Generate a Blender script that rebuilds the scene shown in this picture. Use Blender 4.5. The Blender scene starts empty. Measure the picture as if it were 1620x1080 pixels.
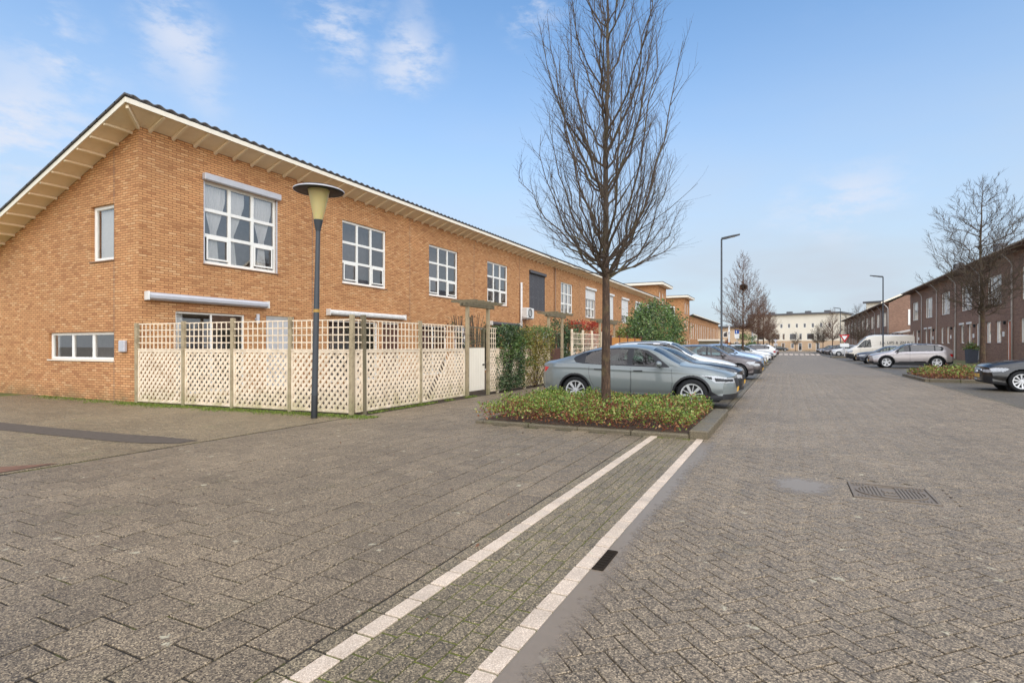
import bpy, math, random
import numpy as np
from mathutils import Vector, Matrix, noise as mnoise

R = random.Random(11)
SC = bpy.context.scene
COL = SC.collection
PI = math.pi

# ---------------------------------------------------------------- camera, light, exposure
F_PX, CAM_H, HOR_Y = 875.0, 1.43, 547.0           # focal length in photo pixels, eye height, horizon row
TH = math.atan2(433.0, F_PX)                       # the street runs along +Y, the camera looks left of it
S_, C_ = math.sin(TH), math.cos(TH)
cam_d = bpy.data.cameras.new('camera')
cam = bpy.data.objects.new('camera', cam_d)
COL.objects.link(cam)
cam.location = (0, 0, CAM_H)
cam.rotation_euler = (math.radians(90), 0, TH)
cam_d.sensor_width = 36.0
cam_d.lens = F_PX / 1620.0 * 36.0
cam_d.shift_y = (HOR_Y - 540.0) / 1620.0
cam_d.clip_start = 0.05
cam_d.clip_end = 3000
SC.camera = cam

SUN_EL, SUN_ROT = math.radians(46), math.radians(140)
sun_d = bpy.data.lights.new('sun', 'SUN')
sun_d.energy = 1.5
sun_d.angle = math.radians(130)
sun_d.color = (1.0, 0.91, 0.80)
sun = bpy.data.objects.new('sun', sun_d)
COL.objects.link(sun)
sdir = Vector((math.sin(SUN_ROT) * math.cos(SUN_EL), math.cos(SUN_ROT) * math.cos(SUN_EL), math.sin(SUN_EL)))
sun.rotation_euler = sdir.to_track_quat('Z', 'Y').to_euler()
sun.location = sdir * 60

SC.view_settings.view_transform = 'Standard'
SC.view_settings.look = 'None'
SC.view_settings.exposure = 1.68
SC.view_settings.gamma = 1.0
SC.view_settings.use_curve_mapping = False

def pix_dir(x, y):
    a, b = (x - 810) / F_PX, (HOR_Y - y) / F_PX
    return Vector((-S_ + C_ * a, C_ + S_ * a, b)).normalized()

def ground(x, y, z=0.0):
    d = F_PX * (CAM_H - z) / (y - HOR_Y)
    r = (x - 810) / F_PX * d
    return (-S_ * d + C_ * r, C_ * d + S_ * r)

def on_x(x, X):
    a = (x - 810) / F_PX
    d = X / (-S_ + C_ * a)
    return d * (C_ + S_ * a)

def view_depth(X, Y):
    return -S_ * X + C_ * Y

world = bpy.data.worlds.new('World')
SC.world = world
world.use_nodes = True
nt = world.node_tree
nt.nodes.clear()
def WN(t, **k):
    n = nt.nodes.new(t)
    for a, b in k.items():
        setattr(n, a, b)
    return n
wl = nt.links.new
w_out = WN('ShaderNodeOutputWorld')
w_bg = WN('ShaderNodeBackground')
w_bg.inputs['Strength'].default_value = 0.056
sky = WN('ShaderNodeTexSky', sky_type='NISHITA')
sky.sun_disc = False
sky.sun_elevation = SUN_EL
sky.sun_rotation = SUN_ROT
sky.air_density = 1.0
sky.dust_density = 0.7
sky.ozone_density = 1.6
tc = WN('ShaderNodeTexCoord')
wn = WN('ShaderNodeTexNoise')
wn.inputs['Scale'].default_value = 5.0
wn.inputs['Detail'].default_value = 6
wl(tc.outputs['Generated'], wn.inputs['Vector'])
sub = WN('ShaderNodeVectorMath', operation='SUBTRACT')
wl(wn.outputs['Color'], sub.inputs[0]); sub.inputs[1].default_value = (0.5, 0.5, 0.5)
scl = WN('ShaderNodeVectorMath', operation='SCALE')
wl(sub.outputs[0], scl.inputs[0]); scl.inputs['Scale'].default_value = 0.20
wdir = WN('ShaderNodeVectorMath', operation='ADD')
wl(tc.outputs['Generated'], wdir.inputs[0]); wl(scl.outputs[0], wdir.inputs[1])
wn2 = WN('ShaderNodeTexNoise')
wn2.inputs['Scale'].default_value = 11.0
wn2.inputs['Detail'].default_value = 8
wn2.inputs['Roughness'].default_value = 0.62
mpc = WN('ShaderNodeMapping'); mpc.inputs['Scale'].default_value = (1, 1, 2.4)
wl(tc.outputs['Generated'], mpc.inputs['Vector']); wl(mpc.outputs[0], wn2.inputs['Vector'])
acc = None
for (px, py, rad, amp) in ((540, 22, .085, .85), (650, 66, .09, .9), (290, 112, .10, .8), (85, 92, .08, .75),
                           (22, 205, .13, .9), (866, 6, .085, .9), (1345, 318, .11, .7), (1250, 326, .06, .35),
                           (-300, 120, .12, .6), (1900, 150, .15, .4), (1500, -250, .2, .4), (300, -300, .2, .4)):
    dn = WN('ShaderNodeVectorMath', operation='DISTANCE')
    wl(wdir.outputs[0], dn.inputs[0]); dn.inputs[1].default_value = pix_dir(px, py)
    mr = WN('ShaderNodeMapRange', interpolation_type='SMOOTHSTEP')
    mr.inputs['From Min'].default_value = rad; mr.inputs['From Max'].default_value = 0.0
    mr.inputs['To Min'].default_value = 0.0; mr.inputs['To Max'].default_value = amp
    wl(dn.outputs['Value'], mr.inputs['Value'])
    if acc is None:
        acc = mr.outputs[0]
    else:
        mx = WN('ShaderNodeMath', operation='MAXIMUM')
        wl(acc, mx.inputs[0]); wl(mr.outputs[0], mx.inputs[1]); acc = mx.outputs[0]
cr = WN('ShaderNodeMapRange', interpolation_type='SMOOTHSTEP')
cr.inputs['From Min'].default_value = 0.40; cr.inputs['From Max'].default_value = 0.62
wl(wn2.outputs['Fac'], cr.inputs['Value'])
cm = WN('ShaderNodeMath', operation='MULTIPLY', use_clamp=True)
wl(acc, cm.inputs[0]); wl(cr.outputs[0], cm.inputs[1])
# faint high veil everywhere, thicker low down
sep = WN('ShaderNodeSeparateXYZ'); wl(tc.outputs['Generated'], sep.inputs[0])
veil = WN('ShaderNodeMapRange', interpolation_type='SMOOTHSTEP')
veil.inputs['From Min'].default_value = 0.60; veil.inputs['From Max'].default_value = 0.0
veil.inputs['To Min'].default_value = 0.0; veil.inputs['To Max'].default_value = 0.98
wl(sep.outputs['Z'], veil.inputs['Value'])
vn = WN('ShaderNodeTexNoise'); vn.inputs['Scale'].default_value = 3.0; vn.inputs['Detail'].default_value = 5
mpv = WN('ShaderNodeMapping'); mpv.inputs['Scale'].default_value = (1, 1, 3.5)
wl(tc.outputs['Generated'], mpv.inputs['Vector']); wl(mpv.outputs[0], vn.inputs['Vector'])
vm = WN('ShaderNodeMath', operation='MULTIPLY_ADD')
wl(vn.outputs['Fac'], vm.inputs[0]); vm.inputs[1].default_value = 0.7; vm.inputs[2].default_value = 0.65
vv = WN('ShaderNodeMath', operation='MULTIPLY', use_clamp=True)
wl(veil.outputs[0], vv.inputs[0]); wl(vm.outputs[0], vv.inputs[1])
tint = WN('ShaderNodeMix', data_type='RGBA', blend_type='MULTIPLY')
tint.inputs[0].default_value = 1.0
wl(sky.outputs[0], tint.inputs[6]); tint.inputs[7].default_value = (1.02, 1.30, 1.42, 1)
m1 = WN('ShaderNodeMix', data_type='RGBA')
wl(vv.outputs[0], m1.inputs[0]); wl(tint.outputs[2], m1.inputs[6]); m1.inputs[7].default_value = (3.35, 3.75, 4.25, 1)
m2 = WN('ShaderNodeMix', data_type='RGBA')
wl(cm.outputs[0], m2.inputs[0]); wl(m1.outputs[2], m2.inputs[6]); m2.inputs[7].default_value = (4.3, 4.55, 5.2, 1)
wl(m2.outputs[2], w_bg.inputs['Color'])
wl(w_bg.outputs[0], w_out.inputs['Surface'])
# ---------------------------------------------------------------- helpers
def lin(r, g, b):
    def c(v):
        v /= 255.0
        return v / 12.92 if v <= 0.04045 else ((v + 0.055) / 1.055) ** 2.4
    return (c(r), c(g), c(b), 1.0)

class NB:
    """small node-tree builder"""
    def __init__(self, name):
        self.m = bpy.data.materials.new(name)
        self.m.use_nodes = True
        self.t = self.m.node_tree
        self.b = self.t.nodes['Principled BSDF']
        self.out = self.t.nodes['Material Output']
    def n(self, typ, **k):
        nd = self.t.nodes.new(typ)
        for a, v in k.items():
            setattr(nd, a, v)
        return nd
    def l(self, a, b):
        self.t.links.new(a, b)
    def pos(self):
        return self.n('ShaderNodeNewGeometry').outputs['Position']
    def obj(self):
        return self.n('ShaderNodeTexCoord').outputs['Object']
    def noise(self, vec, scale, detail=3, rough=0.55, dist=0):
        nd = self.n('ShaderNodeTexNoise')
        nd.inputs['Scale'].default_value = scale; nd.inputs['Detail'].default_value = detail
        nd.inputs['Roughness'].default_value = rough; nd.inputs['Distortion'].default_value = dist
        self.l(vec, nd.inputs['Vector'])
        return nd.outputs['Fac']
    def ramp(self, fac, stops, interp='LINEAR'):
        nd = self.n('ShaderNodeValToRGB')
        e = nd.color_ramp.elements
        nd.color_ramp.interpolation = interp
        while len(e) < len(stops):
            e.new(0.5)
        for i, (p, c) in enumerate(stops):
            e[i].position = p; e[i].color = c if len(c) == 4 else (*c, 1)
        self.l(fac, nd.inputs[0])
        return nd.outputs[0]
    def mix(self, fac, a, b, blend='MIX'):
        nd = self.n('ShaderNodeMix', data_type='RGBA', blend_type=blend)
        for s, v in ((0, fac), (6, a), (7, b)):
            if hasattr(v, 'is_linked'):
                self.l(v, nd.inputs[s])
            else:
                nd.inputs[s].default_value = v
        return nd.outputs[2]
    def math(self, op, a, b=0.0, c=None, clamp=False):
        nd = self.n('ShaderNodeMath', operation=op, use_clamp=clamp)
        for i, v in enumerate((a, b, c)):
            if v is None: continue
            if hasattr(v, 'is_linked'):
                self.l(v, nd.inputs[i])
            else:
                nd.inputs[i].default_value = v
        return nd.outputs[0]
    def maprange(self, v, a, b, c=0.0, d=1.0):
        nd = self.n('ShaderNodeMapRange')
        nd.inputs[1].default_value = a; nd.inputs[2].default_value = b
        nd.inputs[3].default_value = c; nd.inputs[4].default_value = d
        self.l(v, nd.inputs[0])
        return nd.outputs[0]
    def rnd(self):
        """one random number for each piece: island and object"""
        g = self.n('ShaderNodeNewGeometry').outputs['Random Per Island']
        o = self.n('ShaderNodeObjectInfo').outputs['Random']
        return self.math('FRACT', self.math('ADD', g, o))
    def bump(self, h, strength=0.3, dist=0.01):
        nd = self.n('ShaderNodeBump')
        nd.inputs['Strength'].default_value = strength; nd.inputs['Distance'].default_value = dist
        self.l(h, nd.inputs['Height'])
        self.l(nd.outputs[0], self.b.inputs['Normal'])
        return nd
    def color(self, c):
        if hasattr(c, 'is_linked'): self.l(c, self.b.inputs['Base Color'])
        else: self.b.inputs['Base Color'].default_value = c
    def set(self, **k):
        for a, v in k.items():
            self.b.inputs[a.replace('_', ' ')].default_value = v

M = {}
def simple(name, col, rough=0.6, metal=0.0, var=0.12, scale=6.0, coat=0.0, spec=0.5):
    b = NB(name)
    c1 = tuple(min(1, v * (1 + var)) for v in col[:3]) + (1,)
    c0 = tuple(v * (1 - var) for v in col[:3]) + (1,)
    f = b.noise(b.pos(), scale, 5, 0.6)
    b.color(b.ramp(f, ((0.3, c0), (0.7, c1))))
    b.set(Roughness=rough, Metallic=metal)
    b.b.inputs['Coat Weight'].default_value = coat
    b.b.inputs['Coat Roughness'].default_value = 0.04
    b.b.inputs['Specular IOR Level'].default_value = spec
    M[name] = b.m
    return b.m

class MB:
    def __init__(self):
        self.v = []; self.f = []; self.mi = []
    def add(self, vs, fs, mi=0):
        o = len(self.v)
        self.v.extend([tuple(p) for p in vs])
        self.f.extend([tuple(i + o for i in q) for q in fs])
        self.mi.extend([mi] * len(fs))
        return self
    def box(self, x0, x1, y0, y1, z0, z1, mi=0):
        return self.add([(x0, y0, z0), (x1, y0, z0), (x1, y1, z0), (x0, y1, z0), (x0, y0, z1), (x1, y0, z1), (x1, y1, z1), (x0, y1, z1)],
                        [(0, 3, 2, 1), (4, 5, 6, 7), (0, 1, 5, 4), (1, 2, 6, 5), (2, 3, 7, 6), (3, 0, 4, 7)], mi)
    def cbox(self, x0, x1, y0, y1, z0, z1, c=0.01, mi=0):
        """box with all edges chamfered"""
        vs = []; idx = {}
        X = (x0, x1); Y = (y0, y1); Z = (z0, z1)
        c = min(c, (x1 - x0) * .45, (y1 - y0) * .45, (z1 - z0) * .45)
        for i in (0, 1):
            for j in (0, 1):
                for k in (0, 1):
                    sx, sy, sz = (1 - 2 * i) * c, (1 - 2 * j) * c, (1 - 2 * k) * c
                    for a, p in enumerate(((X[i], Y[j] + sy, Z[k] + sz), (X[i] + sx, Y[j], Z[k] + sz), (X[i] + sx, Y[j] + sy, Z[k]))):
                        idx[(i, j, k, a)] = len(vs); vs.append(p)
        q = lambda i, j, k, a: idx[(i, j, k, a)]
        fs = []
        for i in (0, 1):
            fs.append(tuple(q(i, j, k, 0) for j, k in ((0, 0), (1, 0), (1, 1), (0, 1))))
        for j in (0, 1):
            fs.append(tuple(q(i, j, k, 1) for i, k in ((0, 0), (1, 0), (1, 1), (0, 1))))
        for k in (0, 1):
            fs.append(tuple(q(i, j, k, 2) for i, j in ((0, 0), (1, 0), (1, 1), (0, 1))))
        for k in (0, 1):
            for j in (0, 1):
                fs.append((q(0, j, k, 1), q(1, j, k, 1), q(1, j, k, 2), q(0, j, k, 2)))
            for i in (0, 1):
                fs.append((q(i, 0, k, 0), q(i, 1, k, 0), q(i, 1, k, 2), q(i, 0, k, 2)))
        for i in (0, 1):
            for j in (0, 1):
                fs.append((q(i, j, 0, 0), q(i, j, 1, 0), q(i, j, 1, 1), q(i, j, 0, 1)))
                for k in (0, 1):
                    fs.append((q(i, j, k, 0), q(i, j, k, 1), q(i, j, k, 2)))
        return self.add(vs, fs, mi)
    def quad(self, a, b, c, d, mi=0):
        return self.add([a, b, c, d], [(0, 1, 2, 3)], mi)
    def poly_extrude(self, pts, z0, z1, cham=0.0, mi=0, bottom=False):
        """convex/simple polygon in xy, counter-clockwise, extruded, top edge chamfered"""
        n = len(pts)
        vs = [(x, y, z0) for x, y in pts]
        fs = []
        if cham > 0:
            cx = sum(p[0] for p in pts) / n; cy = sum(p[1] for p in pts) / n
            vs += [(x, y, z1 - cham) for x, y in pts]
            for x, y in pts:
                l = math.hypot(x - cx, y - cy) + 1e-9
                k = max(0, 1 - cham * 1.4 / l)
                vs.append((cx + (x - cx) * k, cy + (y - cy) * k, z1))
            for i in range(n):
                j = (i + 1) % n
                fs.append((i, j, n + j, n + i)); fs.append((n + i, n + j, 2 * n + j, 2 * n + i))
            fs.append(tuple(range(2 * n, 3 * n)))
        else:
            vs += [(x, y, z1) for x, y in pts]
            for i in range(n):
                j = (i + 1) % n
                fs.append((i, j, n + j, n + i))
            fs.append(tuple(range(n, 2 * n)))
        if bottom:
            fs.append(tuple(reversed(range(n))))
        return self.add(vs, fs, mi)
    def tube(self, path, radii, sides=8, cap=True, mi=0):
        P = [Vector(p) for p in path]
        n = len(P)
        if not hasattr(radii, '__len__'):
            radii = [radii] * n
        vs = []; fs = []
        up = None
        for i in range(n):
            t = (P[min(i + 1, n - 1)] - P[max(i - 1, 0)])
            t = t.normalized() if t.length > 1e-9 else Vector((0, 0, 1))
            if up is None:
                up = t.orthogonal().normalized()
            else:
                up = (up - t * up.dot(t))
                up = up.normalized() if up.length > 1e-6 else t.orthogonal().normalized()
            b = t.cross(up)
            for s in range(sides):
                a = 2 * PI * s / sides
                vs.append(P[i] + (up * math.cos(a) + b * math.sin(a)) * radii[i])
        for i in range(n - 1):
            for s in range(sides):
                s2 = (s + 1) % sides
                fs.append((i * sides + s, i * sides + s2, (i + 1) * sides + s2, (i + 1) * sides + s))
        if cap:
            fs.append(tuple(reversed(range(sides))))
            fs.append(tuple((n - 1) * sides + s for s in range(sides)))
        return self.add(vs, fs, mi)
    def lathe(self, prof, segs=20, c=(0, 0, 0), axis='z', mi=0, closed=False):
        """prof: (r, h) pairs"""
        vs = []; fs = []
        n = len(prof)
        for r, h in prof:
            for s in range(segs):
                a = 2 * PI * s / segs
                u, w = r * math.cos(a), r * math.sin(a)
                p = (u, w, h) if axis == 'z' else ((u, h, w) if axis == 'y' else (h, u, w))
                vs.append((p[0] + c[0], p[1] + c[1], p[2] + c[2]))
        rng = n if closed else n - 1
        for i in range(rng):
            i2 = (i + 1) % n
            for s in range(segs):
                s2 = (s + 1) % segs
                q = (i * segs + s, i * segs + s2, i2 * segs + s2, i2 * segs + s)
                fs.append(q if axis != 'y' else tuple(reversed(q)))
        return self.add(vs, fs, mi)
    def mesh(self, name, mats=None, smooth=False):
        me = bpy.data.meshes.new(name)
        me.from_pydata(self.v, [], self.f)
        mats = mats if isinstance(mats, (list, tuple)) else [mats]
        for m in mats:
            me.materials.append(M[m] if isinstance(m, str) else m)
        if len(mats) > 1:
            me.polygons.foreach_set('material_index', self.mi)
        if smooth:
            me.polygons.foreach_set('use_smooth', [True] * len(self.f))
        me.update()
        return me
    def build(self, name, mats, parent=None, smooth=False, loc=None, rotz=0.0, autosmooth=False):
        o = bpy.data.objects.new(name, self.mesh(name, mats, smooth))
        COL.objects.link(o)
        if parent is not None: o.parent = parent
        if loc is not None: o.location = loc
        if rotz: o.rotation_euler = (0, 0, rotz)
        if autosmooth:
            md = o.modifiers.new('es', 'EDGE_SPLIT'); md.split_angle = math.radians(38)
        return o

def thing(name, label, cat, loc=(0, 0, 0), rotz=0.0, group=None):
    o = bpy.data.objects.new(name, None)
    o.empty_display_size = 0.2
    COL.objects.link(o)
    o.location = loc; o.rotation_euler = (0, 0, rotz)
    o['label'] = label; o['category'] = cat
    if group: o['group'] = group
    return o

def tag(o, label, cat, group=None, kind=None):
    if label: o['label'] = label
    if cat: o['category'] = cat
    if group: o['group'] = group
    if kind: o['kind'] = kind
    return o

def inst(name, me, parent, loc=(0, 0, 0), rotz=0.0):
    o = bpy.data.objects.new(name, me)
    COL.objects.link(o)
    o.parent = parent; o.location = loc
    if rotz: o.rotation_euler = (0, 0, rotz)
    return o

def kids(o, _c={}):
    return [x for x in o.children]

def copy_tree(o, parent=None):
    c = o.copy(); COL.objects.link(c)
    if parent is not None: c.parent = parent
    for ch in o.children:
        copy_tree(ch, c)
    return c

def clip_poly(pts, a, b, c):
    """keep a*x+b*y<=c"""
    out = []
    n = len(pts)
    for i in range(n):
        p, q = pts[i], pts[(i + 1) % n]
        dp, dq = a * p[0] + b * p[1] - c, a * q[0] + b * q[1] - c
        if dp <= 0: out.append(p)
        if dp * dq < 0:
            t = dp / (dp - dq)
            out.append((p[0] + (q[0] - p[0]) * t, p[1] + (q[1] - p[1]) * t))
    return out
def clip_rect(pts, x0, x1, y0, y1):
    for a, b, c in ((1, 0, x1), (-1, 0, -x0), (0, 1, y1), (0, -1, -y0)):
        if len(pts) < 3: return []
        pts = clip_poly(pts, a, b, c)
    return pts
def poly_area(p):
    return 0.5 * sum(p[i][0] * p[(i + 1) % len(p)][1] - p[(i + 1) % len(p)][0] * p[i][1] for i in range(len(p)))

def leaf(mb, p, size, mi=0, up=0.0, aspect=0.45):
    """one folded leaf at p"""
    a = R.uniform(0, 2 * PI); e = math.asin(max(-1, min(1, R.uniform(-0.5, 1) * (1 - up) + up)))
    d = Vector((math.cos(a) * math.cos(e), math.sin(a) * math.cos(e), math.sin(e)))
    s = d.cross(Vector((R.gauss(0, 1), R.gauss(0, 1), R.gauss(0, 1))))
    if s.length < 1e-4: s = d.orthogonal()
    s = s.normalized(); nrm = d.cross(s)
    p = Vector(p); h = size * aspect
    mid = p + d * size * 0.5
    mb.add([p, mid + s * h * .5 + nrm * h * .18, p + d * size, mid - s * h * .5 + nrm * h * .18], [(0, 1, 2), (0, 2, 3)], mi)

def pchip(pts):
    X = np.array([p[0] for p in pts], float); Y = np.array([p[1] for p in pts], float)
    h = np.diff(X); dl = np.diff(Y) / h
    m = np.zeros(len(X))
    for i in range(1, len(X) - 1):
        if dl[i - 1] * dl[i] > 0:
            w1, w2 = 2 * h[i] + h[i - 1], h[i] + 2 * h[i - 1]
            m[i] = (w1 + w2) / (w1 / dl[i - 1] + w2 / dl[i])
    m[0], m[-1] = dl[0], dl[-1]
    def f(x):
        x = np.clip(np.asarray(x, float), X[0], X[-1])
        i = np.clip(np.searchsorted(X, x) - 1, 0, len(h) - 1)
        t = (x - X[i]) / h[i]
        return ((1 + 2 * t) * (1 - t) ** 2 * Y[i] + t * (1 - t) ** 2 * h[i] * m[i] + t * t * (3 - 2 * t) * Y[i + 1] + t * t * (t - 1) * h[i] * m[i + 1])
    return f

# ---------------------------------------------------------------- materials
def paver(name, dark, light, grain=150.0, moss=0.0, rv=0.16, stain=0.25):
    b = NB(name)
    P = b.pos()
    vo = b.n('ShaderNodeTexVoronoi'); vo.inputs['Scale'].default_value = grain
    b.l(P, vo.inputs['Vector'])
    grains = b.n('ShaderNodeSeparateColor'); b.l(vo.outputs['Color'], grains.inputs[0])
    g = b.ramp(grains.outputs[0], ((0.0, dark), (0.50, tuple(d + (l - d) * .30 for d, l in zip(dark, light))), (0.86, tuple(d + (l - d) * .62 for d, l in zip(dark, light))), (0.97, light)))
    big = b.noise(P, 0.7, 5, 0.6)
    big2 = b.noise(P, 5.0, 4, 0.6)
    k = b.math('ADD', b.maprange(b.rnd(), 0, 1, 1 - rv, 1 + rv), b.maprange(big, .3, .7, -stain * .6, stain * .6))
    k = b.math('ADD', k, b.maprange(big2, .3, .7, -.10, .10))
    kc = b.n('ShaderNodeCombineColor')
    for i in range(3): b.l(k, kc.inputs[i])
    col = b.mix(1.0, g, kc.outputs[0], 'MULTIPLY')
    # pale lichen spots
    v2 = b.n('ShaderNodeTexVoronoi'); v2.inputs['Scale'].default_value = 4.6
    wob = b.n('ShaderNodeVectorMath', operation='ADD')
    nz = b.n('ShaderNodeTexNoise'); nz.inputs['Scale'].default_value = 22.0; b.l(P, nz.inputs['Vector'])
    sc_ = b.n('ShaderNodeVectorMath', operation='SCALE'); sc_.inputs['Scale'].default_value = .12; b.l(nz.outputs['Color'], sc_.inputs[0])
    b.l(P, wob.inputs[0]); b.l(sc_.outputs[0], wob.inputs[1]); b.l(wob.outputs[0], v2.inputs['Vector'])
    s2 = b.n('ShaderNodeSeparateColor'); b.l(v2.outputs['Color'], s2.inputs[0])
    spot = b.math('MULTIPLY', b.maprange(v2.outputs['Distance'], .13, .07), b.math('GREATER_THAN', s2.outputs[0], .55))
    col = b.mix(b.math('MULTIPLY', spot, .6), col, lin(200, 190, 160))
    if moss > 0:
        mm = b.maprange(b.noise(P, 1.6, 6, .7), .58, .72, 0, moss)
        col = b.mix(mm, col, lin(92, 98, 48))
    b.color(col)
    b.l(b.maprange(big2, .3, .7, .46, .66), b.b.inputs['Roughness'])
    hn = b.noise(P, 160, 3, .7)
    b.bump(b.math('ADD', hn, b.math('MULTIPLY', grains.outputs[0], .5)), 0.55, 0.004)
    M[name] = b.m
    return b.m
def wm(r, g, b, k=1.0):
    c = lin(r, g, b); k *= .80
    return (c[0] * k, c[1] * k * .885, c[2] * k * .67, 1)
paver('paver_road', wm(62, 55, 50), wm(206, 192, 178), 150, 0.10, .07)
paver('paver_tile', wm(60, 52, 46), wm(196, 182, 166), 150, 0.12, .10, .34)
paver('paver_strip', wm(58, 52, 44), wm(196, 184, 166), 150, 0.30, .10)
paver('paver_side', wm(70, 62, 52), wm(196, 182, 160), 150, 0.30, .10)
paver('paver_bay', wm(54, 50, 47), wm(140, 134, 126), 150, 0.1, .1)
paver('paver_white', lin(176, 154, 132), lin(234, 214, 190), 240, 0.05, .07, .10)
paver('kerb_stone', wm(84, 78, 68), wm(150, 142, 126), 200, 0.5, .1)

def joint(name, sand, green, lo, hi):
    b = NB(name)
    P = b.pos()
    f = b.maprange(b.noise(P, 2.2, 6, .7), lo, hi)
    f2 = b.maprange(b.noise(P, 40, 3, .6), .35, .65, .35, 1)
    c = b.mix(b.math('MULTIPLY', f, f2), sand, green)
    b.color(c); b.set(Roughness=.95)
    M[name] = b.m
joint('joint_road', lin(76, 66, 54), lin(88, 82, 50), .5, .75)
joint('joint_tile', lin(42, 36, 29), lin(100, 102, 32), .50, .64)
joint('joint_strip', lin(62, 56, 32), lin(104, 110, 28), .30, .52)
joint('soil', lin(62, 46, 36), lin(90, 70, 50), .4, .6)
joint('far_ground', lin(120, 112, 98), lin(110, 112, 80), .5, .7)
simple('garden_soil', lin(74, 62, 46), .9, var=.3, scale=3)
joint('grassy', lin(120, 112, 84), lin(112, 120, 56), .38, .6)

def brick(name, cols, mortar, bw=.218, rh=.066, axis='yz', bump=.6, msize=.008):
    b = NB(name)
    o = b.n('ShaderNodeSeparateXYZ'); b.l(b.pos(), o.inputs[0])
    cv = b.n('ShaderNodeCombineXYZ')
    b.l(o.outputs[{'y': 1, 'x': 0}[axis[0]]], cv.inputs[0]); b.l(o.outputs[2], cv.inputs[1])
    t = b.n('ShaderNodeTexBrick')
    t.offset = .5; t.squash = 1.0
    b.l(cv.outputs[0], t.inputs['Vector'])
    t.inputs['Scale'].default_value = 1.0
    t.inputs['Mortar Size'].default_value = msize
    t.inputs['Mortar Smooth'].default_value = .3
    t.inputs['Brick Width'].default_value = bw
    t.inputs['Row Height'].default_value = rh
    t.inputs['Bias'].default_value = 0.0
    t.inputs['Color1'].default_value = (0, 0, 0, 1); t.inputs['Color2'].default_value = (1, 1, 1, 1)
    t.inputs['Mortar'].default_value = (.5, .5, .5, 1)
    sp = b.n('ShaderNodeSeparateColor'); b.l(t.outputs['Color'], sp.inputs[0])
    n = len(cols)
    c = b.ramp(sp.outputs[0], [(0.02 + .96 * (i / (n - 1)) ** .8 if i else .02, cols[i]) for i in range(n)])
    wide = b.noise(b.pos(), .55, 5, .65)
    fine = b.noise(b.pos(), 30, 3, .6)
    k = b.math('ADD', b.maprange(wide, .3, .7, .86, 1.12), b.maprange(fine, .3, .7, -.07, .07))
    kc = b.n('ShaderNodeCombineColor')
    for i in range(3): b.l(k, kc.inputs[i])
    c = b.mix(1.0, c, kc.outputs[0], 'MULTIPLY')
    c = b.mix(t.outputs['Fac'], c, mortar)
    # green damp at the foot of the wall
    low = b.maprange(o.outputs[2], .42, .02)
    low = b.math('MULTIPLY', low, b.maprange(b.noise(b.pos(), 2.0, 5, .7), .35, .65, 0, .8), clamp=True)
    c = b.mix(low, c, lin(104, 92, 58))
    b.color(c); b.set(Roughness=.88)
    inv = b.math('SUBTRACT', 1.0, t.outputs['Fac'])
    b.bump(b.math('ADD', inv, b.math('MULTIPLY', fine, .25)), bump, .012)
    M[name] = b.m
YB = (lin(178, 122, 78), lin(200, 146, 96), lin(208, 152, 100), lin(204, 146, 96), lin(210, 156, 104), lin(218, 170, 120))
brick('brick_front', YB, lin(140, 94, 58), rh=.0625, axis='yz', msize=.0095, bump=.3)
brick('brick_gable', YB, lin(140, 94, 58), rh=.0625, axis='xz', msize=.0095, bump=.3)
DB = (lin(134, 102, 84), lin(150, 116, 96), lin(158, 122, 100), lin(144, 110, 92), lin(164, 130, 106))
brick('dark_brick_front', DB, lin(134, 106, 88), axis='yz')
brick('dark_brick_gable', DB, lin(134, 106, 88), axis='xz')
brick('far_brick', (lin(200, 168, 134), lin(210, 178, 144), lin(218, 186, 152)), lin(190, 158, 126), axis='xz')
simple('stucco', lin(238, 226, 204), .85, var=.04, scale=.6)
simple('white_stucco', lin(232, 228, 220), .85, var=.03, scale=.6)

def weathered(name, base, dirt, amount=.5, rough=.7, sc=3.0, green=None):
    b = NB(name)
    P = b.pos()
    f = b.maprange(b.noise(P, sc, 7, .72), .48, .72, 0, amount)
    c = b.mix(f, base, dirt)
    st = b.noise(P, 45, 4, .7)
    c = b.mix(b.maprange(st, .60, .74, 0, amount * .8), c, dirt)
    if green:
        z = b.n('ShaderNodeSeparateXYZ'); b.l(P, z.inputs[0])
        lw = b.math('MULTIPLY', b.maprange(z.outputs[2], .55, .0), b.maprange(b.noise(P, 3.5, 5, .7), .38, .62), clamp=True)
        c = b.mix(b.math('MULTIPLY', lw, .75), c, green)
    b.color(c); b.set(Roughness=rough)
    b.bump(st, .25, .003)
    M[name] = b.m
weathered('fence_paint', lin(240, 219, 190), lin(150, 122, 86), .62, .7, 5.0, lin(150, 140, 80))
weathered('fence_post', lin(172, 154, 122), lin(108, 92, 68), .8, .85, 6.0, lin(110, 112, 60))
weathered('white_frame', lin(246, 241, 230), lin(205, 200, 190), .25, .35)
weathered('cream_wood', lin(244, 222, 186), lin(214, 186, 146), .35, .7, 2.0)
weathered('white_board', lin(242, 230, 208), lin(208, 196, 176), .3, .5, 2.0)
weathered('grey_metal', lin(196, 194, 196), lin(160, 156, 152), .3, .35)
weathered('zinc', lin(206, 198, 190), lin(160, 150, 142), .4, .5)
weathered('orange_wood', lin(196, 132, 62), lin(150, 92, 40), .5, .7)
weathered('brown_wood', lin(92, 58, 42), lin(62, 40, 30), .5, .75)
weathered('old_wood', lin(120, 108, 84), lin(84, 82, 58), .7, .85, 8)
simple('roof_tile', lin(88, 85, 85), .55, var=.18, scale=8)
simple('lead', lin(96, 94, 94), .6)
simple('sill_stone', lin(150, 120, 96), .8)
simple('pole_paint', lin(62, 66, 70), .38, var=.05)
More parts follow.
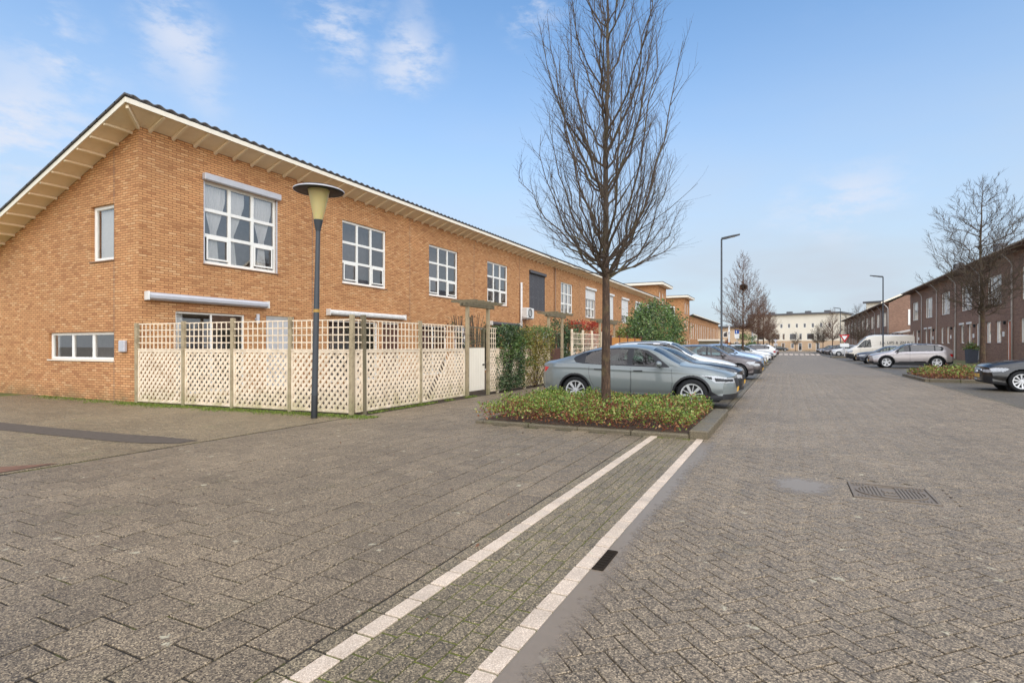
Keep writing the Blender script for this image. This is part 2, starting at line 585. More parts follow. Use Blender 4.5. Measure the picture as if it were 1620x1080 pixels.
simple('gully_iron', lin(44, 37, 30), .95, spec=.1)
simple('pole_black', lin(26, 27, 28), .5)
simple('brass', lin(176, 136, 64), .5)
simple('shutter_dark', lin(84, 81, 82), .5)
simple('shutter_white', lin(236, 232, 224), .5, var=.04)
simple('door_red', lin(196, 98, 70), .45)
simple('door_grey', lin(196, 192, 188), .5)
simple('iron', lin(116, 103, 88), .6, .1, .2, 30)
simple('black_plastic', lin(30, 30, 32), .55)
simple('rubber', lin(24, 24, 25), .8)
simple('tar', lin(92, 82, 72), .95, var=.14, scale=12, spec=.15)
simple('rust_strip', lin(112, 78, 56), .7, var=.3, scale=9)
simple('sign_white', lin(240, 240, 236), .4, var=.02)
simple('sign_red', lin(196, 36, 40), .4, var=.03)
simple('sign_blue', lin(36, 84, 164), .4, var=.03)
simple('sign_text', lin(40, 40, 44), .5, var=.03)
simple('plate_yellow', lin(232, 176, 50), .5, var=.05)
simple('planter_grey', lin(70, 74, 84), .6)
simple('ac_white', lin(224, 220, 212), .5)
simple('chrome', lin(225, 225, 228), .12, 1.0, .02)
simple('alloy', lin(214, 214, 214), .35, .5, .04)
simple('alloy_dark', lin(20, 20, 22), .6, .0, .05)
simple('brake', lin(52, 51, 50), .5, .4)
simple('seat_cloth', lin(52, 52, 56), .8)
simple('mud', lin(138, 124, 108), .30, var=.1, scale=3)
def water_film(name):
    """thin film of water: mirrors the sky, its edge breaks up into damp patches"""
    b = NB(name)
    e = b.n('ShaderNodeAttribute'); e.attribute_name = 'edge'
    f = b.math('ADD', e.outputs['Fac'], b.math('MULTIPLY', b.math('SUBTRACT', b.noise(b.pos(), 14, 5, .7), .5), .9))
    al = b.maprange(f, .22, .62, 0, .68)
    b.color(lin(146, 130, 112)); b.set(Roughness=.3)
    b.b.inputs['Specular IOR Level'].default_value = .5
    b.l(al, b.b.inputs['Alpha'])
    M[name] = b.m
water_film('dirt_water')

def bark(name, c0, c1, c2):
    b = NB(name)
    P = b.pos()
    mp = b.n('ShaderNodeMapping'); mp.inputs['Scale'].default_value = (22, 22, 5); b.l(P, mp.inputs['Vector'])
    n1 = b.noise(mp.outputs[0], 1.6, 6, .7)
    c = b.ramp(n1, ((.3, c0), (.52, c1), (.75, c2)))
    g = b.maprange(b.noise(P, 3.0, 5, .7), .52, .68, 0, .45)
    c = b.mix(g, c, lin(116, 108, 66))
    b.color(c); b.set(Roughness=.9)
    b.bump(n1, .9, .02)
    M[name] = b.m
bark('bark', lin(44, 32, 25), lin(78, 58, 43), lin(124, 98, 74))
bark('twig', lin(62, 51, 42), lin(86, 72, 60), lin(112, 94, 78))
bark('twig_red', lin(84, 62, 50), lin(112, 82, 66), lin(140, 106, 84))

def leafmat(name, stops, rough=.5, sub=.0):
    b = NB(name)
    c = b.ramp(b.rnd(), stops)
    b.color(c); b.set(Roughness=rough)
    tr = b.n('ShaderNodeBsdfTranslucent'); b.l(c, tr.inputs[0])
    mx = b.n('ShaderNodeMixShader'); mx.inputs[0].default_value = .22
    b.l(b.b.outputs[0], mx.inputs[1]); b.l(tr.outputs[0], mx.inputs[2]); b.l(mx.outputs[0], b.out.inputs[0])
    M[name] = b.m
leafmat('leaf_cover', ((0, lin(66, 92, 32)), (.35, lin(104, 128, 44)), (.75, lin(140, 154, 62)), (1, lin(176, 180, 104))))
leafmat('leaf_dry', ((0, lin(98, 50, 34)), (.4, lin(140, 74, 48)), (.75, lin(160, 104, 62)), (1, lin(186, 146, 96))))
leafmat('leaf_dark', ((0, lin(40, 58, 36)), (.5, lin(66, 88, 50)), (.85, lin(96, 116, 72)), (1, lin(140, 152, 110))))
leafmat('leaf_olive', ((0, lin(88, 86, 34)), (.4, lin(126, 122, 48)), (.8, lin(160, 146, 66)), (1, lin(186, 160, 90))))
leafmat('leaf_green', ((0, lin(58, 84, 40)), (.5, lin(92, 122, 58)), (.85, lin(128, 152, 78)), (1, lin(168, 182, 120))))
leafmat('leaf_red', ((0, lin(130, 34, 24)), (.5, lin(178, 58, 38)), (.85, lin(204, 92, 58)), (1, lin(150, 90, 60))))
leafmat('leaf_brown', ((0, lin(70, 48, 38)), (.5, lin(112, 78, 58)), (1, lin(150, 110, 84))))
leafmat('moss_green', ((0, lin(84, 104, 34)), (.5, lin(112, 130, 44)), (1, lin(140, 150, 64))))

def glass(name, tint=(.75, .8, .8, 1), base=.22, rough=.01):
    b = NB(name)
    b.t.nodes.remove(b.b)
    fr = b.n('ShaderNodeFresnel'); fr.inputs['IOR'].default_value = 1.55
    tr = b.n('ShaderNodeBsdfTransparent'); tr.inputs[0].default_value = tint
    gl = b.n('ShaderNodeBsdfGlossy'); gl.inputs['Roughness'].default_value = rough
    gl.inputs[0].default_value = (1, .95, .91, 1)
    f = b.math('ADD', fr.outputs[0], base, clamp=True)
    mx = b.n('ShaderNodeMixShader')
    b.l(f, mx.inputs[0]); b.l(tr.outputs[0], mx.inputs[1]); b.l(gl.outputs[0], mx.inputs[2])
    b.l(mx.outputs[0], b.out.inputs[0])
    M[name] = b.m
glass('window_glass', (.92, .91, .91, 1), .17)
glass('car_glass', (.42, .52, .46, 1), .02)
glass('car_glass_dark', (.14, .14, .15, 1), .05)
glass('lens', (.9, .92, .95, 1), .10)
glass('lamp_glass', (.9, .8, .5, 1), .1, .2)
simple('room_dark', lin(138, 132, 130), .9)
simple('curtain', lin(248, 247, 242), .9, var=.05, scale=20)
b_ = NB('lamp_cone')
b_.color(lin(226, 206, 140)); b_.set(Roughness=.35)
b_.b.inputs['Transmission Weight'].default_value = .25
b_.b.inputs['Subsurface Weight'].default_value = .3
M['lamp_cone'] = b_.m
simple('tail_red', lin(176, 22, 26), .12, var=.15, scale=40, coat=1.0)
simple('head_inner', lin(176, 177, 178), .35, .1, .2, 30)

def paint(name, col, metal=.35, rough=.32):
    b = NB(name)
    P = b.pos()
    d = b.noise(P, 4, 4, .6)
    c = b.mix(b.maprange(d, .45, .75, 0, .12), col, lin(140, 130, 115))
    b.color(c)
    b.set(Metallic=metal, Roughness=rough)
    b.b.inputs['Coat Weight'].default_value = .8
    b.b.inputs['Coat Roughness'].default_value = .05
    M[name] = b.m
paint('paint_greyblue', lin(112, 118, 116), .1)
paint('paint_black', lin(17, 17, 18), .1)
paint('paint_white', lin(228, 226, 222), 0)
paint('paint_grey', lin(84, 76, 76), .4)
paint('paint_blue', lin(150, 172, 196), .4)
paint('paint_silver', lin(176, 168, 166), .5)
paint('paint_darkblue', lin(52, 58, 70), .3)
paint('paint_red', lin(120, 70, 60), .3)
paint('paint_cream', lin(236, 226, 208), 0)
# ---------------------------------------------------------------- ground, road, pavements
KERB_X, LINE_X, ROAD_R = -1.17, -1.87, 4.85
WALL_L, WALL_R = -14.58, 12.0

def sheet(name, x0, x1, y0, y1, z, mat, nx=1, ny=1):
    mb = MB()
    for i in range(nx):
        for j in range(ny):
            a, b_ = x0 + (x1 - x0) * i / nx, x0 + (x1 - x0) * (i + 1) / nx
            c, d = y0 + (y1 - y0) * j / ny, y0 + (y1 - y0) * (j + 1) / ny
            mb.quad((a, c, z), (b_, c, z), (b_, d, z), (a, d, z))
    o = mb.build(name, mat)
    o['kind'] = 'structure'
    return o

sheet('ground', -900, 900, -300, 2000, -.06, 'far_ground')
road = sheet('road', KERB_X + .05, ROAD_R, -6, 32, -.009, 'joint_road')
far_road = sheet('road', KERB_X + .05, ROAD_R, 32, 230, -.004, 'paver_road')
cross_road = sheet('cross_road', -60, 60, 140, 160, -.010, 'paver_road')
left_bays = sheet('parking_bays', -5.75, KERB_X - .1, 12.3, 140, -.006, 'paver_bay')
right_bays = sheet('parking_bays', ROAD_R + .13, 10.0, -6, 140, -.006, 'paver_bay')
pavement = sheet('pavement', -7.85, LINE_X - .05, -6, 32, -.0095, 'joint_tile')
far_pave = sheet('pavement', -7.95, -5.75, 32, 140, -.003, 'paver_tile')
strip = sheet('brick_strip', LINE_X - .05, KERB_X + .05, -6, 9.0, -.0065, 'joint_strip')
side = sheet('side_lane', -40, -7.85, -12, 8.6, -.015, 'joint_strip')
gardens = sheet('front_gardens', WALL_L, -7.9, 8.6, 140, -.02, 'garden_soil')

def is_seen(x, y, m=1.8):
    d = view_depth(x, y)
    if d < .3: return False
    r = (C_ * x + S_ * y)
    return abs(r / d) < .926 * m + .25 / d

PIECES = {}
def lay(parent, polys, z1, mat, name, h=.03, cham=.003, keep=300, jit=.0016):
    """polys: (area-true polygon, kind key, centre, angle); the `keep` largest in view are objects, the rest one part"""
    info = []
    for pts, key, cen, ang in polys:
        d = max(.5, view_depth(*cen))
        info.append((-1.0 / (d * d) if is_seen(*cen, 1.02) and view_depth(*cen) > 2.1 else 0, len(info)))
    order = sorted(info)
    single = set(i for s, i in order[:keep] if s < 0 and polys[i][1] is not None)
    rest = MB()
    for i, (pts, key, cen, ang) in enumerate(polys):
        dz = R.uniform(-jit, jit)
        if i in single:
            kk = (name, key)
            if kk not in PIECES:
                mb = MB()
                ca, sa = math.cos(-ang), math.sin(-ang)
                loc = [((x - cen[0]) * ca - (y - cen[1]) * sa, (x - cen[0]) * sa + (y - cen[1]) * ca) for x, y in pts]
                mb.poly_extrude(loc, -h, 0, cham)
                PIECES[kk] = mb.mesh(name, mat)
            o = inst(name, PIECES[kk], parent, (cen[0], cen[1], z1 + dz), ang)
            o.rotation_euler = (R.gauss(0, .004), R.gauss(0, .004), ang + R.gauss(0, .004))
        else:
            rest.poly_extrude(pts, z1 - h, z1 + dz, cham)
    o = rest.build(name + '_field', mat, parent)
    o['kind'] = 'stuff'

def herringbone(x0, x1, y0, y1, u, ang, gap, holes=()):
    """clipped 2:1 herringbone bricks in a rectangle"""
    out = []
    ca, sa = math.cos(ang), math.sin(ang)
    cx, cy = (x0 + x1) / 2, (y0 + y1) / 2
    n = int(math.hypot(x1 - x0, y1 - y0) / 2 / u) + 3
    g = gap / 2
    for i in range(-n, n):
        for j in range(-n, n):
            t = (i - j) % 4
            if t == 0: r = (i * u, (i + 2) * u, j * u, (j + 1) * u); a0 = 0.0
            elif t == 3: r = (i * u, (i + 1) * u, j * u, (j + 2) * u); a0 = PI / 2
            else: continue
            mx, my = (r[0] + r[1]) / 2, (r[2] + r[3]) / 2
            wx, wy = cx + mx * ca - my * sa, cy + mx * sa + my * ca
            if not (x0 - u * 1.2 < wx < x1 + u * 1.2 and y0 - u * 1.2 < wy < y1 + u * 1.2): continue
            if not is_seen(wx, wy): continue
            pts = [(r[0] + g, r[2] + g), (r[1] - g, r[2] + g), (r[1] - g, r[3] - g), (r[0] + g, r[3] - g)]
            pts = [(cx + x * ca - y * sa, cy + x * sa + y * ca) for x, y in pts]
            if any(h0 < wx < h1 and k0 < wy < k1 for h0, h1, k0, k1 in holes): continue
            cl = clip_rect(pts, x0, x1, y0, y1)
            if len(cl) < 3 or poly_area(cl) < .0012: continue
            full = len(cl) == 4 and abs(poly_area(cl) - poly_area(pts)) < 1e-6
            out.append((cl, 'brick' if full else None, (wx, wy), ang + a0))
    return out

MANHOLE = (.92, 6.46)
lay(road, herringbone(KERB_X + .06, ROAD_R, -1.5, 32, .1065, PI / 4, .008,
                      holes=((MANHOLE[0] - .42, MANHOLE[0] + .42, MANHOLE[1] - .40, MANHOLE[1] + .40),)), 0, 'paver_road', 'paving_brick')
# plain concrete infill round the manhole, where bricks are cut away
mb = MB()
mx, my = MANHOLE
for (a, b_, c, d) in ((mx - .47, mx + .47, my - .45, my - .325), (mx - .47, mx + .47, my + .325, my + .45), (mx - .47, mx - .345, my - .325, my + .325), (mx + .345, mx + .47, my - .325, my + .325)):
    mb.cbox(a, b_, c, d, -.03, -.001, .004)
mb.build('infill_collar', 'paver_road', road)

# 30 cm paving slabs, staggered, in courses that run along the street
tiles = []
T = .302
nx = int((LINE_X - .17 + 7.80) / T)
x_start = LINE_X - .165 - nx * T
for i in range(nx):
    off = (i % 2) * T / 2 + R.uniform(-.01, .01)
    j0 = int((-5.5) / T)
    for j in range(j0, 108):
        y0 = j * T + off
        x0 = x_start + i * T
        cx, cy = x0 + T / 2, y0 + T / 2
        if -5.1 < cx and cy > 8.82 and cy < 12.4 + T: continue          # planting bed
        if cx > -5.75 and cy > 12.3: continue                            # parking bays
        if not is_seen(cx, cy): continue
        g = .0065
        tiles.append(([(x0 + g, y0 + g), (x0 + T - g, y0 + g), (x0 + T - g, y0 + T - g), (x0 + g, y0 + T - g)], 'slab', (cx, cy), 0.0))
lay(pavement, tiles, 0, 'paver_tile', 'paving_slab', cham=.004)

# course of half bricks beside the white line, and the six courses between the two lines
rows = [(LINE_X - .158, .104)] + [(LINE_X + .055 + k * .1000, .1000) for k in range(6)]
bl = []
for k, (x0, w) in enumerate(rows):
    off = R.uniform(0, .21)
    for j in range(-14, 44):
        y0 = j * .211 + off
        if y0 > 8.72: continue
        g = .006
        bl.append(([(x0 + g, y0 + g), (x0 + w - g, y0 + g), (x0 + w - g, y0 + .211 - g), (x0 + g, y0 + .211 - g)], 'brick', (x0 + w / 2, y0 + .1055), 0.0))
lay(strip, bl, -.001, 'paver_strip', 'strip_brick', cham=.004, keep=290)
for lx, nm in ((LINE_X, 'white_line_brick'), (KERB_X - .005, 'white_kerb_brick')):
    me = MB().cbox(-.0525, .0525, -.0985, .0985, -.03, .003, .004).mesh(nm, 'paver_white')
    y = -2.1
    while y < 8.7:
        o = inst(nm, me, strip, (lx + R.gauss(0, .0012), y + .1055, R.uniform(-.001, .0015)), R.gauss(0, .006))
        y += .2115

# side lane: small bricks
lay(side, herringbone(-20, -7.93, -4.5, 8.55, .1065, 0.0, .008), -.001, 'paver_side', 'lane_brick', keep=150)
mb = MB()
y = -6.0
while y < 8.8:
    mb.cbox(-7.91, -7.845, y + .003, y + .997, -.04, .003, .003); y += 1.0
mb.build('edging_stone', 'paver_side', side)
# tarred strip across the lane
mb = MB()
top = [(-16.2, 5.02), (-13.2, 5.02), (-11.2, 5.12), (-9.55, 5.25), (-8.9, 5.36), (-7.98, 5.40)]
bot = [(-16.2, 4.50), (-12.0, 4.57), (-10.24, 4.69), (-9.2, 4.76), (-8.5, 4.86), (-7.98, 5.10)]
for i in range(5):
    mb.add([(top[i][0], top[i][1], .0045), (bot[i][0], bot[i][1], .0045), (bot[i + 1][0], bot[i + 1][1], .0045), (top[i + 1][0], top[i + 1][1], .0045)], [(0, 1, 2, 3)])
mb.build('tar_strip', 'tar')['kind'] = 'structure'
mb = MB()
mb.add([(-9.2, 2.2, .006), (-7.93, 3.0, .006), (-7.93, 3.6, .006), (-8.3, 3.16, .006)], [(0, 1, 2, 3)])
mb.build('puddle', 'rust_strip')['kind'] = 'structure'

# puddles
def puddle(cx, cy, rx, ry, rot=0.0, n=40, seed=0, z=.0011):
    mb = MB(); pts = []
    for i in range(n):
        a = 2 * PI * i / n
        k = 1 + .28 * mnoise.noise(Vector((math.cos(a) * 1.3 + seed, math.sin(a) * 1.3, seed))) + .10 * mnoise.noise(Vector((math.cos(a) * 5 + seed, math.sin(a) * 5, seed)))
        x, y = rx * k * math.cos(a), ry * k * math.sin(a)
        pts.append((cx + x * math.cos(rot) - y * math.sin(rot), cy + x * math.sin(rot) + y * math.cos(rot), z))
    mb.add(pts + [(cx, cy, z)], [(i, (i + 1) % n, n) for i in range(n)])
    o = mb.build('puddle', 'dirt_water')
    at_ = o.data.color_attributes.new('edge', 'FLOAT_COLOR', 'POINT')
    for i in range(n + 1): at_.data[i].color = (0, 0, 0, 1) if i < n else (1, 1, 1, 1)
    o['kind'] = 'structure'
puddle(.16, 6.42, .46, .56, 0, seed=3.1, z=.0022)
mb = MB(); N = 60
L_, R_ = [], []
for i in range(N + 1):
    y = 1.2 + 7.4 * i / N
    w = .20 + .20 * max(0, mnoise.noise(Vector((y * .55, 2.2, 0))) + .25) + .03 * mnoise.noise(Vector((y * 4, 1, 0))) + (.12 if 6.6 < y < 8.2 else 0) * math.sin(max(0, min(1, (y - 6.6) / 1.6)) * PI)
    L_.append((KERB_X + .052, y, .0022)); R_.append((KERB_X + .052 + max(.03, w), y, .0022))
for i in range(N):
    mb.quad(L_[i], R_[i], R_[i + 1], L_[i + 1])
o = mb.build('puddle', 'dirt_water'); o['kind'] = 'structure'
at_ = o.data.color_attributes.new('edge', 'FLOAT_COLOR', 'POINT')
for i, v in enumerate(o.data.vertices): at_.data[i].color = (.85, .85, .85, 1) if i % 4 in (0, 3) else (0, 0, 0, 1)

# manhole: cast-iron frame and ribbed oval lid
t = thing('manhole_cover', 'ribbed cast iron manhole cover with oval lid set in the road bricks', 'manhole cover', (mx, my, -.002))
mb = MB()
for (a, b_, c, d) in ((-.34, .34, -.32, -.295), (-.34, .34, .295, .32), (-.34, -.315, -.295, .295), (.315, .34, -.295, .295)):
    mb.cbox(a, b_, c, d, -.03, .012, .004)
mb.build('frame', 'iron', t)
mb = MB().box(-.314, .314, -.294, .294, -.03, .0)
for sx in (-1, 1):
    for sy in (-1, 1):
        for k in range(4):
            mb.cbox(sx * (.20 + k * .028) - .008, sx * (.20 + k * .028) + .008, sy * .24 - .045 + k * .006, sy * .24 + .045, 0, .008, .003)
mb.build('corner_plate', 'iron', t)
mb = MB()
for k in range(48):
    a, b_ = 2 * PI * k / 48, 2 * PI * (k + 1) / 48
    p = [(math.cos(q) * rr * 1.2, math.sin(q) * rr) for q, rr in ((a, .245), (b_, .245), (b_, .228), (a, .228))]
    mb.poly_extrude(p, 0, .010)
mb.build('lid_rim', 'iron', t)
mb = MB()
for k in range(-8, 9):
    if -2 <= k <= 1: continue
    x = k * .031
    hh = .222 * math.sqrt(max(0, 1 - (x / .275) ** 2))
    if hh > .03: mb.cbox(x - .009, x + .009, -hh, hh, 0, .009, .003)
mb.cbox(-.07, .04, .02, .10, 0, .008, .003); mb.cbox(-.07, .04, -.12, -.06, 0, .008, .003)
for k in range(3): mb.cbox(-.06 + k * .035, -.04 + k * .035, -.03, .0, 0, .009, .002)
mb.build('lid_rib', 'iron', t)

# gully inlet in the kerb line
t = thing('gully_inlet', 'black cast iron gully slot beside the white kerb line', 'drain', (KERB_X + .10, 3.58, 0))
mb = MB()
mb.cbox(-.045, .03, -.18, -.15, -.02, .012, .004); mb.cbox(-.045, .03, .15, .18, -.02, .012, .004); mb.cbox(.018, .03, -.15, .15, -.02, .010, .003)
mb.build('frame', 'gully_iron', t)
mb = MB().box(-.045, .017, -.149, .149, -.02, .0055)
for k in range(7): mb.cbox(-.04, .017, -.14 + k * .044, -.125 + k * .044, .006, .010, .002)
mb.build('grate', 'gully_iron', t)

# -------- planting beds with stone kerbs
def bed(x0, x1, y0, y1, name, label, gaps, kerb_w=.16, zk=.13, zfront=None, kr=None):
    kr = kr or kerb_w
    t = thing(name, label, 'planter bed', ((x0 + x1) / 2, (y0 + y1) / 2, 0))
    ox, oy = (x0 + x1) / 2, (y0 + y1) / 2
    def stones(a, b_, fixed0, fixed1, along, zk=zk):
        n = max(1, round((b_ - a) / .95)); st = (b_ - a) / n
        for i in range(n):
            q0, q1 = a + i * st + .004, a + (i + 1) * st - .004
            mb = MB()
            if along == 'x': mb.cbox(q0 - ox, q1 - ox, fixed0 - oy, fixed1 - oy, -.05, zk + R.uniform(-.004, .004), .018)
            else: mb.cbox(fixed0 - ox, fixed1 - ox, q0 - oy, q1 - oy, -.05, zk + R.uniform(-.004, .004), .018)
            mb.build('kerb_block', 'kerb_stone', t)
    stones(x0 + kerb_w, x1 - kr, y0, y0 + kerb_w, 'x', zfront or zk)
    stones(x0 + kerb_w, x1 - kr, y1 - kerb_w, y1, 'x')
    stones(y0, y1, x0, x0 + kerb_w, 'y', zfront or zk); stones(y0, y1, x1 - kr, x1, 'y')
    mb = MB().box(x0 - ox + kerb_w, x1 - ox - kr, y0 - oy + kerb_w, y1 - oy - kerb_w, -.04, .07)
    mb.build('soil', 'soil', t)
    return t
def ground_cover(x0, x1, y0, y1, h, n, label, dry=.45, size=.055, seed=0):
    mb = MB()
    for i in range(n):
        x, y = R.uniform(x0, x1), R.uniform(y0, y1)
        e = min(x - x0, x1 - x, y - y0, y1 - y)
        hh = h * (.68 + .32 * min(1, e / .35)) * (1 + .55 * mnoise.noise(Vector((x * 1.6, y * 1.6, seed))) + .35 * mnoise.noise(Vector((x * 5, y * 5, seed))))
        q = R.random() ** .6
        z = .07 + hh * q
        dn = mnoise.noise(Vector((x * 1.1 + 7, y * 1.1, seed))) * .5 + dry
        brown = R.random() < (dn - .12 + .95 * (1 - q))
        leaf(mb, (x + R.gauss(0, .03), y + R.gauss(0, .03), z), size * R.uniform(.6, 1.3), 1 if brown else 0, .15, .6)
    for i in range(n // 40):
        x, y = R.uniform(x0 + .1, x1 - .1), R.uniform(y0 + .1, y1 - .1)
        a = R.uniform(0, 6.3); l = h * R.uniform(.7, 1.25)
        mb.tube([(x, y, .05), (x + math.cos(a) * l * .2, y + math.sin(a) * l * .2, .05 + l * .6), (x + math.cos(a) * l * .35, y + math.sin(a) * l * .35, .05 + l)], [.004, .003, .001], 3, False, 2)
    o = mb.build('ground_cover', ['leaf_cover', 'leaf_dry', 'twig_red'])
    tag(o, label, 'plants', kind='stuff')
bed(-5.15, -1.06, 8.86, 12.22, 'planting_bed', 'kerbed planting bed around the tall bare tree', (), zfront=.06, kr=.28)
ground_cover(-5.14, -1.34, 8.90, 12.1, .35, 24000, 'low green and russet ground cover around the tall tree', .22, .048)
bed(4.95, 9.2, 27.0, 31.7, 'planting_bed', 'kerbed planting bed across the road in front of the dark brick houses', ())
ground_cover(5.1, 9.1, 27.15, 31.5, .42, 8000, 'low green and russet ground cover around the tree across the road', .40, .08, 5)
bed(-5.6, -1.12, 44.0, 47.6, 'planting_bed', 'far kerbed planting bed beyond the blue car in the left parking row', ())
ground_cover(-5.4, -1.3, 44.2, 47.4, .35, 2500, 'low grass and plants in the bed beyond the blue car', .25, .10, 9)
bed(5.0, 9.0, 76.0, 80.0, 'planting_bed', 'far kerbed planting bed beyond the white van', ())

# right pavement, a step up and rising gently to the house fronts
mb = MB()
mb.add([(10.0, -6, -.05), (10.0, -6, .12), (12.3, -6, .36), (30, -6, .36), (10.0, 150, -.05), (10.0, 150, .12), (12.3, 150, .36), (30, 150, .36)],
       [(0, 1, 5, 4), (1, 2, 6, 5), (2, 3, 7, 6)])
mb.build('pavement', 'grassy')['kind'] = 'structure'
edge = thing('kerb_line', 'stone kerb flush along the right edge of the road', 'kerb', (ROAD_R, 0, 0))
me = MB().cbox(0, .125, -.495, .495, -.04, .006, .006).mesh('kerb_stone', 'kerb_stone')
for k in range(70):
    inst('kerb_stone', me, edge, (.002, 8 + k, 0))
edge2 = thing('kerb_line', 'stone kerb at the back of the right parking bays', 'kerb', (10.0, 0, 0))
me = MB().cbox(-.12, 0, -.495, .495, -.04, .135, .012).mesh('kerb_stone', 'kerb_stone')
for k in range(60):
    inst('kerb_stone', me, edge2, (-.002, 18 + k, 0))
edge3 = thing('kerb_line', 'grey channel stones along the left parking bays', 'kerb', (KERB_X, 0, 0))
me = MB().cbox(-.06, .06, -.495, .495, -.04, .004, .004).mesh('kerb_stone', 'kerb_stone')
for k in range(60):
    inst('kerb_stone', me, edge3, (-.02, 12.75 + k, 0))
# white blocks of the raised crossing
hump = thing('speed_hump', 'row of white blocks across the road at the far crossing', 'road marking', (0, 99, 0))
me = MB().add([(-.25, -2.6, -.02), (.25, -2.6, -.02), (.25, 2.6, -.02), (-.25, 2.6, -.02), (-.25, -2.6, .004), (.25, -2.6, .004), (.25, 2.6, .14), (-.25, 2.6, .14)], [(4, 5, 6, 7), (0, 1, 5, 4), (1, 2, 6, 5), (2, 3, 7, 6), (3, 0, 4, 7)]).mesh('white_block', 'paver_white')
for k in range(8):
    inst('white_block', me, hump, (-.7 + k * .75, 0, 0))

# moss along the foot of the side fence and wall
mb = MB()
for i in range(15000):
    u = R.random()
    x = -14.9 + u * 7.6 if R.random() < .85 else R.uniform(-19, -14.6)
    base = 8.24 + .5 * max(0, (x + 14.58)) / 6.6
    dens = mnoise.noise(Vector((x * 1.1, 4, 0))) * .5 + .5
    if R.random() > dens + .15: continue
    y = base - abs(R.gauss(0, .22)) * (.5 + dens)
    leaf(mb, (x, y, 0), R.uniform(.015, .05), 0, .35, .4)
for i in range(1800):
    y = R.uniform(8.9, 13.6)
    x = -7.93 + abs(R.gauss(0, .06))
    if mnoise.noise(Vector((1, y * 1.3, 4))) < -.1: continue
    leaf(mb, (x, y, 0), R.uniform(.02, .07), 0, .5, .3)
o = mb.build('moss', 'moss_green')
tag(o, 'green moss and weeds along the foot of the trellis fence', 'moss', kind='stuff')
# fallen leaves and twigs
mb = MB()
for i in range(90):
    x, y = R.uniform(-7.5, 4.5), R.uniform(2.2, 12)
    mb2 = leaf(mb, (x, y, .004), R.uniform(.02, .045), 0, -.2, .5)
o = mb.build('fallen_leaves', 'leaf_brown')
tag(o, 'few scattered dry leaves lying on the paving', 'leaves', kind='stuff')
# ---------------------------------------------------------------- houses
# local frame of a front: x out of the wall, y along it, z up
def wall_holes(mb, u0, u1, z0, top, holes, depth, to3, mi=0, cuts=()):
    """wall face with rectangular holes and reveals; top(u) gives the wall head; to3(u, z, w) maps, w = depth behind the face"""
    us = sorted(set([u0, u1] + list(cuts) + [h[0] for h in holes] + [h[1] for h in holes]))
    zs = sorted(set([z0] + [h[2] for h in holes] + [h[3] for h in holes]))
    for a, b_ in zip(us[:-1], us[1:]):
        if b_ - a < 1e-6: continue
        for k, lo in enumerate(zs):
            last = k == len(zs) - 1
            hi = None if last else zs[k + 1]
            mu = (a + b_) / 2; mz = lo + .001 if last else (lo + hi) / 2
            if any(h[0] < mu < h[1] and h[2] < mz < h[3] for h in holes): continue
            h0, h1 = (top(a), top(b_)) if last else (min(hi, top(a)), min(hi, top(b_)))
            h0, h1 = max(h0, lo), max(h1, lo)
            if h0 - lo < 1e-6 and h1 - lo < 1e-6: continue
            mb.add([to3(a, lo, 0), to3(b_, lo, 0), to3(b_, h1, 0), to3(a, h0, 0)], [(0, 1, 2, 3)], mi)
    for (a, b_, lo, hi) in holes:
        for (p, q) in (((a, lo), (a, hi)), ((a, hi), (b_, hi)), ((b_, hi), (b_, lo)), ((b_, lo), (a, lo))):
            mb.add([to3(p[0], p[1], 0), to3(q[0], q[1], 0), to3(q[0], q[1], depth), to3(p[0], p[1], depth)], [(0, 1, 2, 3)], mi)

def place(o, M4):
    o.matrix_local = M4
FRONT = Matrix.Identity(4)

